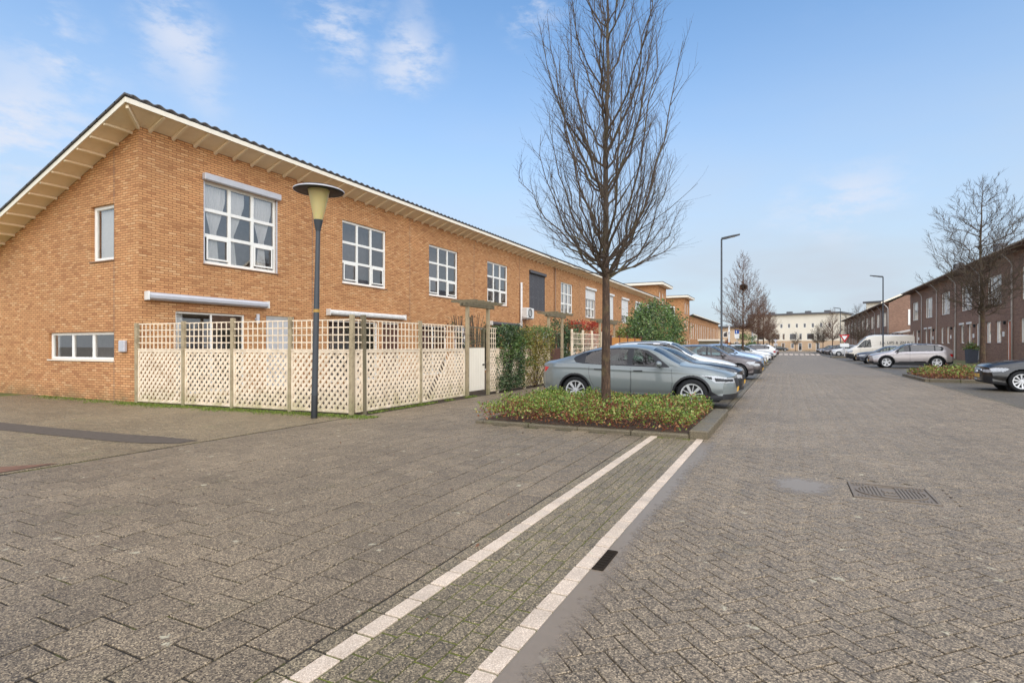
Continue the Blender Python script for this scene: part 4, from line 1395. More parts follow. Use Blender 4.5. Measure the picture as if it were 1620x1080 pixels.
# ---------------------------------------------------------------- trellis fences
def fence_frame(p0, p1, z0, zm, z1):
    pass
SL = .040
def trellis_panel(fence, a, b_, base, hm=1.33, ht=1.97, z0=.05, step=.150, diag=True, sag=0.0, missing=0.0, upper=True, mat='fence_paint', square_lower=False):
    """panel from distance a to b_ along the fence's local x; slats are real pieces"""
    w = b_ - a
    fr = MB()
    for x in (a, b_ - .045): fr.cbox(x, x + .045, -.022, .022, z0, hm, .004)
    fr.cbox(a + .046, b_ - .046, -.022, .022, z0, z0 + .05, .004); fr.cbox(a + .046, b_ - .046, -.022, .022, hm - .05, hm, .004)
    if upper:
        fr.cbox(a, b_, -.03, .03, hm + .002, hm + .030, .004)
    p = fr.build('fence_panel', mat, fence)
    p.rotation_euler = (R.gauss(0, .006), 0, 0)
    x0, x1, y0, y1 = a + .03, b_ - .03, z0 + .03, hm - .03
    if diag:
        s = step; k = 1.16                          # slats steeper than 45 degrees
        for sgn, yo in ((1, .0), (-1, .0145)):
            n0 = -int((y1 - y0) / k / s) - 2
            for i in range(n0, int(w / s) + int((y1 - y0) / k / s) + 3):
                if R.random() < missing: continue
                bx = x0 + i * s + R.uniform(-.004, .004)
                hw = SL / 2 * math.sqrt(1 + 1 / (k * k)) * 1.42
                dx = (y1 - y0 + .4) / k
                if sgn > 0: pts = [(bx - hw, y0 - .2), (bx + hw, y0 - .2), (bx + hw + dx, y1 + .2), (bx - hw + dx, y1 + .2)]
                else: pts = [(bx - hw, y0 - .2), (bx + hw, y0 - .2), (bx + hw - dx, y1 + .2), (bx - hw - dx, y1 + .2)]
                pts = clip_rect(pts, x0, x1, y0, y1)
                if len(pts) < 3 or abs(poly_area(pts)) < .0006: continue
                n = len(pts); th = .012
                yb = -.001 + yo
                mb = MB()
                mb.add([(x, yb - th, z) for x, z in pts] + [(x, yb, z) for x, z in pts],
                       [tuple(range(n)), tuple(reversed(range(n, 2 * n)))] + [(i2, n + i2, n + (i2 + 1) % n, (i2 + 1) % n) for i2 in range(n)])
                mb.build('slat', mat, p)
    if upper:
        n = max(2, int(round(w / .142)))
        me = MB().cbox(-.0125, .0125, -.014, -.001, hm + .031, ht - .001, .002).mesh('slat', mat)
        for i in range(1, n):
            inst('slat', me, p, (a + w * i / n + R.uniform(-.004, .004), 0, 0))
        for k in range(4):
            z = hm + (ht - hm) * (.27 + .243 * k)
            MB().cbox(a, b_, .0, .013, z - .013, z + .013, .002).build('slat', mat, p)

def post(fence, x, z1, w=.075, mat='fence_post', z0=-.05):
    mb = MB().cbox(x - w / 2, x + w / 2, -w / 2 - .0, w / 2, z0, z1, .006)
    o = mb.build('post', mat, fence); o.rotation_euler = (R.gauss(0, .006), R.gauss(0, .004), 0)
    return o

# side fence from the house corner to the street corner
A = Vector((-14.50, 8.22, 0)); B = Vector((-7.98, 8.70, 0))
t = thing('trellis_fence', 'long cream trellis fence beside the corner house, behind the lamp post', 'fence', A, math.atan2(B.y - A.y, B.x - A.x))
def along(px):                     # distance along the side fence at a photo column
    a = (px - 810) / F_PX; k = -S_ + C_ * a; ky = C_ + S_ * a
    d = B - A
    # A + s d = lambda (k, ky)
    det = d.x * (-ky) - d.y * (-k)
    s = ((-A.x) * (-ky) - (-A.y) * (-k)) / det
    return s * d.length
xs = [0.0] + [along(px) for px in (291, 368, 459)] + [(B - A).length]
for i in range(4):
    trellis_panel(t, xs[i] + .045, xs[i + 1] - .045, 0)
for i, x in enumerate(xs):
    post(t, x, (2.0, 2.03, 2.06, 2.06, 2.08)[i], .085)
# street fence
y0s = 8.72
t = thing('trellis_fence', 'cream trellis fence along the pavement between the corner post and the gate', 'fence', (-7.98, y0s, 0), PI / 2)
f = lambda px: on_x(px, -7.98) - y0s
q = [.03, f(575.5), f(665), f(736)]
trellis_panel(t, q[0] + .05, q[1] - .045, 0)
trellis_panel(t, q[1] + .05, q[2] - .045, 0)
trellis_panel(t, q[2] + .05, q[3] - .04, 0, missing=.03)
post(t, q[1], 2.08, .09, 'old_wood'); post(t, q[2], 2.02, .08)
# gate with its arch
def arch(label, ya, yb, zt, X=-7.98, rafters=5, w=.09, back=.0):
    t = thing('pergola_arch', label, 'arch', (X, ya, 0), PI / 2)
    L = yb - ya
    for x in (0, L): post(t, x, zt, w)
    for yy in (-.055, .055):
        MB().cbox(-.28, L + .28, yy - .018, yy + .018, zt - .09, zt + .01, .006).build('beam', 'old_wood', t)
    for k in range(rafters):
        x = -.15 + (L + .3) * k / (rafters - 1)
        mb = MB().add([(x - .02, -.42, zt + .03), (x + .02, -.42, zt + .03), (x + .02, .42, zt + .03), (x - .02, .42, zt + .03), (x - .02, -.30, zt - .04 + .052), (x + .02, -.30, zt + .012), (x + .02, .30, zt + .012), (x - .02, .30, zt + .012),
                       (x - .02, -.42, zt + .09), (x + .02, -.42, zt + .09), (x + .02, .42, zt + .09), (x - .02, .42, zt + .09)],
                      [(8, 9, 10, 11), (0, 8, 11, 3), (1, 2, 10, 9), (0, 1, 9, 8), (2, 3, 11, 10), (0, 4, 5, 1), (4, 7, 6, 5), (7, 3, 2, 6), (0, 3, 7, 4), (1, 5, 6, 2)])
        mb.build('rafter', 'old_wood', t)
    return t
ga, gb = on_x(739, -7.98), on_x(772, -7.98)
arch('weathered wooden arch over the white garden gate', ga, gb, 2.62)
t = thing('garden_gate', 'white garden gate with green trellis top under the wooden arch', 'gate', (-8.05, ga + .10, 0), PI / 2)
L = gb - ga - .2
mb = MB()
for x in (0, L - .05): mb.cbox(x, x + .05, -.02, .02, .10, 1.98, .004)
mb.cbox(.051, L - .051, -.02, .02, 1.94, 1.98, .004); mb.cbox(.051, L - .051, -.02, .02, 1.36, 1.40, .004)
mb.build('gate_frame', 'old_wood', t)
nb = 7
for k in range(nb):
    x = .06 + (L - .12) * k / nb
    MB().cbox(x + .003, x + (L - .12) / nb - .003, -.045, -.022, .14, 1.37, .004).build('board', 'white_board', t)
for k in range(1, 8): MB().cbox(.05 + (L - .1) * k / 8 - .008, .05 + (L - .1) * k / 8 + .008, -.012, -.001, 1.41, 1.93, .002).build('slat', 'old_wood', t)
for k in range(1, 6): MB().cbox(.05, L - .05, .0, .011, 1.40 + .54 * k / 6 - .008, 1.40 + .54 * k / 6 + .008, .002).build('slat', 'old_wood', t)
MB().cbox(L - .2, L - .1, -.07, -.046, .86, .90, .006).build('latch', 'pole_black', t)
# fence behind the ivy
y0s2 = gb + .05
f = lambda px: on_x(px, -7.98) - y0s2
t = thing('trellis_fence', 'cream trellis fence overgrown by ivy right of the garden gate', 'fence', (-7.98, y0s2, 0), PI / 2)
q = [0, f(787), f(830), f(868)]
trellis_panel(t, q[0] + .02, q[1] - .04, 0, step=.15)
trellis_panel(t, q[1] + .04, q[2] - .04, 0, upper=False, step=.15, missing=.12)
trellis_panel(t, q[2] + .04, q[3] - .04, 0, upper=False, step=.15, missing=.12)
for x, z in ((q[1], 1.36), (q[2], 1.5), (q[3], 1.95)): post(t, x, z, .07, 'fence_paint')
fe = y0s2 + q[3]
arch('second weathered wooden arch between the ivy and the dark conifer', on_x(868, -7.98) + .05, on_x(889, -7.98), 2.62, rafters=4)
t = thing('plank_fence', 'low dark brown plank gate under the second wooden arch', 'gate', (-8.0, on_x(870, -7.98) + .12, 0), PI / 2)
L = on_x(889, -7.98) - on_x(870, -7.98) - .3
for k in range(8):
    MB().cbox(L * k / 8 + .004, L * (k + 1) / 8 - .004, -.015, .015, .08, 1.32 + .02 * (k % 2), .004).build('board', 'brown_wood', t)
MB().cbox(0, L, .016, .05, .3, .38, .004).build('rail', 'brown_wood', t); MB().cbox(0, L, .016, .05, 1.0, 1.08, .004).build('rail', 'brown_wood', t)
# pale slatted panel and red shrub behind the car
t = thing('trellis_fence', 'pale lattice panel under the red shrub behind the grey car', 'fence', (-7.95, on_x(905, -7.95), 0), PI / 2)
L = on_x(951, -7.95) - on_x(905, -7.95)
for k in range(9): MB().cbox(0, L, -.014, -.001, .25 + k * .21, .28 + k * .21, .003).build('slat', 'fence_paint', t)
for k in range(1, 24): MB().cbox(L * k / 24 - .012, L * k / 24 + .012, .0, .013, .1, 2.0, .003).build('slat', 'fence_paint', t)
for x in (0.0, L / 3, 2 * L / 3, L): post(t, x, 2.12, .08, 'fence_paint')
arch('third wooden arch half hidden by the tall tree trunk', on_x(948, -7.98), on_x(972, -7.98), 2.62, rafters=4)
# orange wooden fence
y0o = on_x(966, -7.9)
t = thing('plank_fence', 'new orange wooden plank fence right of the tall tree trunk', 'fence', (-7.9, y0o, 0), PI / 2)
L = on_x(1014, -7.9) - y0o
n = 44
for k in range(n):
    MB().cbox(L * k / n + .01, L * (k + 1) / n - .01, -.012, .012, .05, 1.86 + R.uniform(-.01, .01), .004).build('board', 'orange_wood', t)
for k in range(5): post(t, L * k / 4, 1.98, .10, 'brown_wood')

# ---------------------------------------------------------------- shrubs
def shrub(name, label, cx, cy, z0, rx, ry, rz, n, mats, size=.07, mixes=(1.0,), cat='shrub', stems=8, shape='ball', seed=0, aspect=.5, hollow=.45):
    t = thing(name, label, cat, (cx, cy, 0))
    mb = MB(); tot = len(mats)
    # clumps
    cl = []
    for i in range(max(6, n // 110)):
        while True:
            p = Vector((R.uniform(-1, 1), R.uniform(-1, 1), R.uniform(-1, 1)))
            if p.length < 1 and (shape == 'box' or p.length > hollow or R.random() < .3): break
        if shape == 'box': p = Vector((R.uniform(-1, 1), R.uniform(-1, 1), R.uniform(-1, 1)))
        if shape == 'cone':
            k = 1 - (p.z + 1) / 2 * .85; p = Vector((p.x * k, p.y * k, p.z))
        cl.append((p, R.uniform(.14, .3)))
    for i in range(n * 2 if shape == 'box' else n):
        c, r = cl[R.randrange(len(cl))]
        if shape == 'box':
            c, r = Vector((R.uniform(-1, 1), R.uniform(-1, 1), R.uniform(-1, 1))), .05
            if mnoise.noise(Vector((c.y * ry * 2.2 + seed * 3, c.z * rz * 2.2, seed))) < -.18: continue
        q = c + Vector((R.gauss(0, r * .6), R.gauss(0, r * .6), R.gauss(0, r * .6)))
        pos = Vector((q.x * rx, q.y * ry, z0 + rz + q.z * rz))
        if pos.z < .03: continue
        dn = mnoise.noise(Vector((pos.x * 1.2 + seed, pos.y * 1.2, pos.z * 1.2))) + R.gauss(0, .25)
        mi = 0
        if tot > 1:
            thr = mixes[0]
            mi = 0 if dn < thr else 1
            if tot > 2 and R.random() < mixes[1]: mi = 2
        leaf(mb, pos, size * R.uniform(.6, 1.35), mi, .0, aspect)
    mb.build('foliage', mats, t)
    mb = MB()
    for i in range(stems):
        a = R.uniform(0, 6.28); k = R.uniform(.2, .8)
        mb.tube([(R.gauss(0, .05), R.gauss(0, .05), -.02), (math.cos(a) * rx * k * .5, math.sin(a) * ry * k * .5, z0 + rz * .8), (math.cos(a) * rx * k, math.sin(a) * ry * k, z0 + rz * 1.7)], [.02, .014, .005], 4, False)
    mb.build('stems', 'twig', t)
    return t
gv = on_x(786, -7.98); ge = on_x(868, -7.98)
ym = gv + (ge - gv) * .38
shrub('ivy_hedge', 'dark green ivy climbing the trellis just right of the garden gate', -7.98, (gv + ym) / 2, .05, .22, (ym - gv) / 2 + .1, 1.02, 5200, ['leaf_dark', 'leaf_green'], .075, (.25,), 'hedge', 10, 'box', 1)
shrub('climbing_shrub', 'yellow-green climber hanging over the trellis left of the grey car', -8.0, (ym + ge) / 2, .75, .28, (ge - ym) / 2 + .05, .68, 4600, ['leaf_olive', 'leaf_green', 'leaf_brown'], .07, (.2, .08), 'shrub', 10, 'box', 2)
shrub('climbing_shrub', 'sparse yellow-green stems low on the trellis left of the grey car', -7.95, (ym + ge) / 2, .05, .16, (ge - ym) / 2, .38, 1100, ['leaf_olive', 'leaf_brown'], .06, (.3,), 'shrub', 8, 'box', 3)
ROSES = []
for (px, zc, X, nm) in ((728, 2.15, -8.5, 'thin leafy shrub showing above the trellis left of the wooden arch'), (752, 2.3, -9.2, 'grey-green shrub showing through the wooden arch over the gate'),):
    shrub('garden_shrub', nm, X, on_x(px, X), zc - .9, .55, .5, .62, 520, ['leaf_dark', 'leaf_brown'], .07, (.2,), stems=14)
# dry stalks by the air conditioner
t = thing('garden_shrub', 'dry reddish stalks standing by the wall under the air conditioner', 'shrub', (-9.0, on_x(845, -9.0), 0))
mb = MB(); lf = MB()
for i in range(36):
    x, y = R.gauss(0, .3), R.gauss(0, .7); h = R.uniform(1.6, 2.75)
    e = (x + R.gauss(0, .12), y + R.gauss(0, .12), h)
    mb.tube([(x, y, 0), ((x + e[0]) / 2 + R.gauss(0, .05), (y + e[1]) / 2, h * .55), e], [.01, .008, .003], 4, False)
    for k in range(7): leaf(lf, (e[0] + R.gauss(0, .05), e[1] + R.gauss(0, .05), h - R.uniform(0, .5)), .06)
mb.build('stems', 'twig_red', t); lf.build('foliage', 'leaf_brown', t)
shrub('conifer_shrub', 'dark conifer and laurel shrub behind the second arch and the car tail', -8.7, on_x(893, -8.7), .1, .8, 1.7, 1.22, 6500, ['leaf_dark', 'leaf_green'], .09, (.45,), 'shrub', 10, 'ball', 4)
shrub('red_shrub', 'red-leaved shrub above the pale lattice panel', -9.0, on_x(926, -9.0), 1.45, .9, 2.2, .62, 4200, ['leaf_red', 'leaf_brown'], .10, (.55,), 'shrub', 10, 'ball', 5)
shrub('bush', 'small yellow-green bush above the orange plank fence', -9.0, on_x(993, -9.0), 1.2, .9, 1.0, .75, 1500, ['leaf_green', 'leaf_olive'], .11, (.1,), 'bush', 8, 'ball', 6)
shrub('bush', 'brown-red leafless bush beside the big green bush', -8.6, on_x(1006, -8.6), .8, .8, .9, 1.1, 900, ['leaf_brown', 'leaf_red'], .08, (.5,), 'bush', 20, 'ball', 7)
shrub('bush', 'big round green bush at the end of the orange fence', -7.9, on_x(1036, -7.9), .1, 1.8, 4.0, 2.1, 17000, ['leaf_green', 'leaf_dark'], .15, (.1,), 'bush', 14, 'ball', 8, .5)
shrub('bush', 'low brown hedge under the far terrace', -8.4, 92, .1, .9, 3.0, 1.3, 1500, ['leaf_brown', 'leaf_red'], .16, (.4,), 'bush', 14, 'ball', 9)
shrub('bush', 'far green bush beyond the parked white cars', -7.0, 118, .1, 2.2, 3.2, 1.9, 2200, ['leaf_green', 'leaf_dark'], .28, (.1,), 'bush', 8, 'ball', 10)
# air conditioner and pipe on the fourth house
Y = on_x(829, WALL_L)
t = thing('air_conditioner', 'white air conditioning unit on the orange brick wall above the ivy', 'air conditioner', (WALL_L, Y, 3.12))
MB().cbox(.12, .50, -.62, .42, 0, .64, .02).build('case', 'ac_white', t)
mb = MB().lathe([(.27, 0), (.27, .012), (.24, .014), (.22, .006)], 24, (.502, -.18, .32), 'x')
for k in range(4): mb.lathe([(.05 + k * .05, .004), (.065 + k * .05, .004)], 20, (.505, -.18, .32), 'x')
mb.build('fan_grille', 'pole_black', t)
mb = MB().cbox(.002, .48, -.5, -.46, -.06, -.004, .004); mb.cbox(.002, .48, .26, .30, -.06, -.004, .004)
mb.build('bracket', 'grey_metal', t)
t = MB().tube([(WALL_L + .10, on_x(822.5, WALL_L), .1), (WALL_L + .10, on_x(822.5, WALL_L), 5.3)], .07, 10).build('cable_duct', 'ac_white', smooth=True)
tag(t, 'white vertical duct on the brick wall left of the dark shutter', 'pipe')
t = MB().tube([(WALL_L + .07, 36.2, .1), (WALL_L + .07, 36.2, 6.9)], .045, 8).build('rain_pipe', 'sill_stone', smooth=True)
tag(t, 'slim rain pipe on the brick wall right of the dark shutter', 'pipe')
# wall lamp and number by the front door
t = thing('wall_lamp', 'small grey wall lamp beside the front door of the corner house', 'lamp', (WALL_L, 11.72, 2.12))
MB().lathe([(.0, .0), (.05, .0), (.05, .28), (.0, .28)], 12, (.11, 0, 0)).build('lamp_body', 'grey_metal', t)
MB().cbox(.002, .06, -.03, .03, .10, .16, .01).build('wall_plate', 'grey_metal', t)
# garden clutter: sheds and screens of the far gardens
t = thing('garden_shed', 'pale grey garden shed with flat roof beyond the big bush', 'shed', (-9.3, 80.0, 0))
MB().box(-1.5, 1.2, 0, 5.5, 0, 2.1).build('shed_wall', 'old_wood', t); MB().box(-1.6, 1.35, -.15, 5.65, 2.1, 2.35).build('shed_roof', 'white_board', t)
for k in range(9): MB().box(1.2, 1.215, .1, 5.4, .15 + k * .22, .33 + k * .22).build('board', 'grey_metal', t)
t = thing('plank_fence', 'grey garden screens below the far terrace', 'fence', (-8.0, 88, 0), PI / 2)
for k in range(20): MB().cbox(k * 1.8, k * 1.8 + 1.74, -.03, .03, .05, 1.8 + .1 * (k % 2), .01).build('board', 'old_wood', t)
t = thing('signal_post', 'white posts with orange bands beyond the big green bush', 'post', (-6.6, 76.5, 0))
for y in (0, .9):
    MB().tube([(0, y, 1.9), (0, y, 4.2)], .07, 8).build('post', 'sign_white', t); MB().tube([(0, y, 0), (0, y, 1.898)], .07, 8).build('post_foot', 'orange_wood', t)
MB().cbox(-.05, .05, -.5, 1.6, 3.1, 3.35, .02).build('arm', 'sign_white', t)
# ---------------------------------------------------------------- bare trees
def bare_tree(rng, H, z_first, r0, env_pts, prim, sec, ter, rise=(1.3, 2.2), gnarl=.05, bend=.55, twig=.0024, sideways=.75):
    """tapered trunk; limbs run from the trunk to tips spread over a crown envelope; side shoots and twigs on them"""
    trunk, crown = MB(), MB()
    ev = pchip(env_pts)
    n = 24
    T = []
    x = y = 0.0
    for i in range(n + 1):
        x += rng.gauss(0, .02); y += rng.gauss(0, .02)
        T.append(Vector((x * (i / n), y * (i / n), H * i / n)))
    rad = [r0 * (1.22 if i == 0 else 1) * max(.035, (1 - (i / n) ** .85 * .97)) for i in range(n + 1)]
    kf = max(2, int(n * z_first / H) + 1)
    trunk.tube(T[:kf + 1], rad[:kf + 1], 14, True)
    crown.tube(T[kf:], rad[kf:], 8, False)
    def at(z):
        f = max(0, min(n - .001, z / H * n)); i = int(f); return T[i].lerp(T[i + 1], f - i), rad[i] + (rad[i + 1] - rad[i]) * (f - i)
    def shoot(p, d, L, r, seg, sides, up):
        pts = [p.copy()]; q = p.copy(); dd = d.normalized()
        for i in range(seg):
            dd = (dd + Vector((rng.gauss(0, gnarl), rng.gauss(0, gnarl), rng.gauss(0, gnarl))) * 1.6 + Vector((0, 0, up / seg))).normalized()
            q = q + dd * (L / seg); pts.append(q.copy())
        crown.tube(pts, [max(.0013, r * (1 - .8 * i / seg)) for i in range(seg + 1)], sides, False)
        return pts
    az = rng.uniform(0, 6)
    for k in range(prim):
        u = (k + rng.random()) / prim
        zt = z_first + .25 + (H - z_first - .3) * u ** .92
        rt = float(ev(zt)) * rng.uniform(.60, 1.08)
        rs = rng.uniform(*rise)
        z0 = max(z_first + rng.uniform(-.15, .35), zt - rs * rt - .2)
        if z0 > zt - .12: z0 = max(z_first * .95, zt - .25)
        p0, r = at(z0)
        az += 2.4 + rng.gauss(0, .35)
        out = Vector((math.cos(az), math.sin(az), 0))
        p2 = Vector((p0.x, p0.y, 0)) + out * rt; p2.z = zt
        p1 = p0 + out * rt * bend + Vector((0, 0, (zt - z0) * .28))
        seg = 9
        pts = []
        for i in range(seg + 1):
            t_ = i / seg
            q = p0 * (1 - t_) ** 2 + p1 * 2 * t_ * (1 - t_) + p2 * t_ * t_
            j = gnarl * rt * (1 if 0 < i < seg else 0)
            pts.append(q + Vector((rng.gauss(0, j), rng.gauss(0, j), rng.gauss(0, j * .6))))
        L = (p2 - p0).length
        rb = min(r * .60, .004 + L * .0066)
        crown.tube(pts, [max(.002, rb * (1 - .86 * (i / seg))) for i in range(seg + 1)], 6, False)
        ns = max(3, int(sec * min(1.3, L / 2.0) + .5))
        for s_ in range(ns):
            f = min(.97, .15 + .82 * (s_ + rng.random()) / ns)
            i = min(seg - 1, int(f * seg)); q = pts[i].lerp(pts[i + 1], f * seg - i); ax = (pts[i + 1] - pts[i]).normalized()
            sd = ax.cross(Vector((rng.gauss(0, 1), rng.gauss(0, 1), rng.gauss(0, 1)))).normalized()
            d2 = ax + sd * rng.uniform(.35, sideways) + Vector((0, 0, .15))
            L2 = (.20 + .34 * L * (1 - f * .75)) * rng.uniform(.6, 1.15)
            p3 = shoot(q, d2, L2, max(.0026, rb * .42 * (1 - .6 * f)), 5, 4, .25)
            for w in range(ter):
                g = .12 + .85 * (w + rng.random()) / ter
                i2 = min(4, int(g * 5)); q2 = p3[i2].lerp(p3[i2 + 1], g * 5 - i2); ax2 = (p3[i2 + 1] - p3[i2]).normalized()
                sd2 = ax2.cross(Vector((rng.gauss(0, 1), rng.gauss(0, 1), rng.gauss(0, 1)))).normalized()
                shoot(q2, ax2 + sd2 * rng.uniform(.4, .9), L2 * rng.uniform(.22, .5) + .05, twig, 3, 3, .2)
    return trunk, crown

rng = random.Random(5)
E1 = [(2.6, .5), (2.9, .9), (3.3, 1.45), (4.3, 1.75), (5.5, 1.6), (6.8, 1.42), (7.7, 1.22), (8.8, .9), (9.8, .45), (10.4, .12)]
TR, CR = bare_tree(rng, 10.4, 2.75, .098, E1, 84, 12, 5, (1.5, 3.4), .03, .80)
t = thing('bare_tree', 'tall slender leafless tree rising from the near planting bed', 'tree', (-3.13, 10.45, .05))
TRm, CRm = TR.mesh('trunk', 'bark', True), CR.mesh('branches', 'twig', True)
inst('trunk', TRm, t); inst('branches', CRm, t)
E2 = [(2.5, .6), (3.3, 1.9), (4.5, 2.25), (6.0, 1.8), (7.5, 1.05), (9.1, .2)]
TR2, CR2 = bare_tree(rng, 9.0, 2.6, .11, E2, 84, 12, 4, (.7, 1.5), .05, .6, .010)
T2m, C2m = TR2.mesh('trunk', 'bark', True), CR2.mesh('branches', 'twig_red', True)
# wide crowned tree across the road
E3 = [(2.6, .7), (3.6, 1.9), (4.8, 2.4), (6.3, 2.45), (7.5, 1.75), (8.3, 1.0), (8.9, .3)]
TR3, CR3 = bare_tree(rng, 8.7, 2.7, .125, E3, 58, 16, 6, (.45, 1.4), .07, .5, .006, .95)
T3m, C3m = TR3.mesh('trunk', 'bark', True), CR3.mesh('branches', 'twig', True)
t = thing('bare_tree', 'leafless tree with wide gnarled crown in front of the dark brick houses', 'tree', (7.55, 30.1, .05))
inst('trunk', T3m, t); inst('branches', C3m, t)
def put_tree(px, X, Y, s, label, tm, cm, rz, grp='bare street trees further along'):
    if Y is None: Y = on_x(px, X)
    t = thing('bare_tree', label, 'tree', (X, Y, 0), rz, grp)
    t.scale = (s, s, s)
    inst('trunk', tm, t); inst('branches', cm, t)
    return Y
Yn = put_tree(1175, -3.1, None, 1.0, 'leafless tree with a bird nest beyond the tall lamp post on the left', T2m, C2m, .4)
mb = MB()
for i in range(260):
    p = Vector((R.gauss(0, 1), R.gauss(0, 1), R.gauss(0, 1))).normalized()
    q = Vector((p.x * .22, p.y * .22, p.z * .2)); d = Vector((R.gauss(0, 1), R.gauss(0, 1), R.gauss(0, .6))).normalized() * .16
    mb.tube([q - d, q + d], .012, 3, False)
o = mb.build('bird_nest', 'bark', loc=(-3.05, Yn, 6.15)); tag(o, 'dark twig nest high in the leafless tree on the left', 'nest')
put_tree(1199, -3.1, None, 1.02, 'leafless tree just behind the one with the nest', T2m, C2m, 2.1)
put_tree(1208, -3.0, None, 1.06, 'third leafless tree from the nest tree along the left row', T2m, C2m, 3.6)
put_tree(1217, -3.0, None, .95, 'fourth leafless tree from the nest tree along the left row', T2m, C2m, 5.0)
put_tree(1255, 2.4, 168, .62, 'small leafless tree before the cream block at the end of the street', T3m, C3m, 1.0)
put_tree(1224, -3.0, 152, .75, 'dense leafless tree at the left end of the street', T3m, C3m, 2.0)
put_tree(1358, 8.5, None, .80, 'leafless tree rising over the far dark terrace', T3m, C3m, 4.4)
put_tree(1317, 7.5, None, .92, 'tall leafless tree left of the give way sign', T2m, C2m, 1.4)
put_tree(1302, 7.0, None, .80, 'greenish leafless tree over the far right parked cars', T3m, C3m, 3.0)
put_tree(1293, 6.4, None, .72, 'leftmost leafless tree over the far right parked cars', T3m, C3m, 5.2)

# ---------------------------------------------------------------- lamp posts and signs
gx_, gy_ = ground(497, 661)
t = thing('street_lamp', 'grey lamp post with disc hat and cream cone in front of the trellis fence', 'street lamp', (gx_, gy_, 0))
d_ = view_depth(gx_, gy_)
zz = lambda y: CAM_H + (HOR_Y - y) / F_PX * d_
t.rotation_euler = (0, math.radians(1.2), TH)
MB().lathe([(.062, -.05), (.062, zz(625)), (.060, zz(625) + .004)], 20).build('base_sleeve', 'pole_black', t, smooth=True)
MB().lathe([(.059, zz(625) + .002), (.056, zz(490)), (.045, zz(420)), (.043, zz(366))], 20).build('pole', 'pole_paint', t, smooth=True)
MB().lathe([(.060, zz(494)), (.060, zz(489))], 20).build('band', 'brass', t, smooth=True)
MB().lathe([(.044, zz(366) - .002), (.047, zz(366) + .01), (.092, zz(348)), (.0, zz(348) + .002)], 24).build('lamp_socket', 'pole_paint', t, smooth=True, autosmooth=True)
MB().lathe([(.084, zz(348) + .004), (.205, zz(303)), (.21, zz(301))], 32).build('lamp_shade', 'lamp_cone', t, smooth=True)
MB().lathe([(.19, zz(300) - .005), (.235, zz(301)), (.475, zz(302.5)), (.482, zz(301.5)), (.40, zz(298)), (.22, zz(294)), (.0, zz(292.5))], 40).build('lamp_hat', 'pole_black', t, smooth=True)
MB().lathe([(.484, zz(302.8)), (.488, zz(301.6)), (.482, zz(300.9))], 40).build('hat_rim', 'grey_metal', t, smooth=True)

def mast(label, X, Y, H, arm, side=1, grp='tall street lamps with flat arm'):
    t = thing('street_lamp', label, 'street lamp', (X, Y, 0), 0, grp)
    MB().lathe([(.075, -.05), (.075, 1.2), (.058, 1.25), (.045, H)], 14).build('pole', 'pole_paint', t, smooth=True)
    mb = MB()
    pr = [(0, -.10, .075), (.18, -.12, .085), (.55, -.15, .06), (arm, -.10, .03)]
    for k in range(3):
        a, b_ = pr[k], pr[k + 1]
        za, zb = H + .04 + a[0] * .14, H + .04 + b_[0] * .14
        vs = [(side * a[0], a[1], za - a[2]), (side * a[0], -a[1], za - a[2]), (side * a[0], -a[1], za + .02), (side * a[0], a[1], za + .02),
              (side * b_[0], b_[1], zb - b_[2]), (side * b_[0], -b_[1], zb - b_[2]), (side * b_[0], -b_[1], zb + .02), (side * b_[0], b_[1], zb + .02)]
        mb.add(vs, [(0, 1, 5, 4), (1, 2, 6, 5), (2, 3, 7, 6), (3, 0, 4, 7), (0, 3, 2, 1), (4, 5, 6, 7)])
    hd = mb.build('lamp_head', 'pole_paint', t)
    zl = H + .04 + .35 * .14 - .09
    MB().quad((side * .2, -.1, zl), (side * .2, .1, zl), (side * .7, .09, zl + .065), (side * .7, -.09, zl + .065)).build('lens', 'sign_white', hd)
    return t
Y = on_x(1141.5, -3.2)
mast('tall lamp post rising from the left row of parked cars', -3.2, Y, CAM_H + (547 - 378) / F_PX * view_depth(-3.2, Y), .95, 1)
Y = on_x(1397, 7.4)
mast('tall lamp post behind the silver car on the right', 7.4, Y, CAM_H + (547 - 438) / F_PX * view_depth(7.4, Y), .95, -1)
Y = on_x(1329.5, 7.4)
mast('far tall lamp post beside the give way sign', 7.4, Y, CAM_H + (547 - 488) / F_PX * view_depth(7.4, Y), .95, -1)

def sign_post(name, label, px, X, zc, plate, H=None):
    Y = on_x(px, X)
    t = thing(name, label, 'road sign', (X, Y, 0))
    MB().tube([(0, 0, 0), (0, 0, zc + .5)], .04, 8).build('pole', 'grey_metal', t)
    plate(t, zc)
    return t
def give_way(t, zc):
    def tri(r, y, m, nm):
        pts = [(r * math.cos(a), r * math.sin(a)) for a in (PI / 2 + PI, PI / 6, PI - PI / 6)]
        mb = MB()
        mb.add([(x, y - .02, zc + z) for x, z in pts] + [(x, y, zc + z) for x, z in pts], [(0, 1, 2), (5, 4, 3), (0, 3, 4, 1), (1, 4, 5, 2), (2, 5, 3, 0)])
        return mb.build(nm, m, t)
    tri(.68, -.05, 'sign_red', 'sign_border'); tri(.38, -.075, 'sign_white', 'sign_face')
    MB().box(-.5, .5, -.07, -.05, zc - 1.25, zc - .8).build('under_plate', 'sign_white', t)
sign_post('give_way_sign', 'red and white give way triangle before the far right terrace', 1336, 6.9, 2.55, give_way)
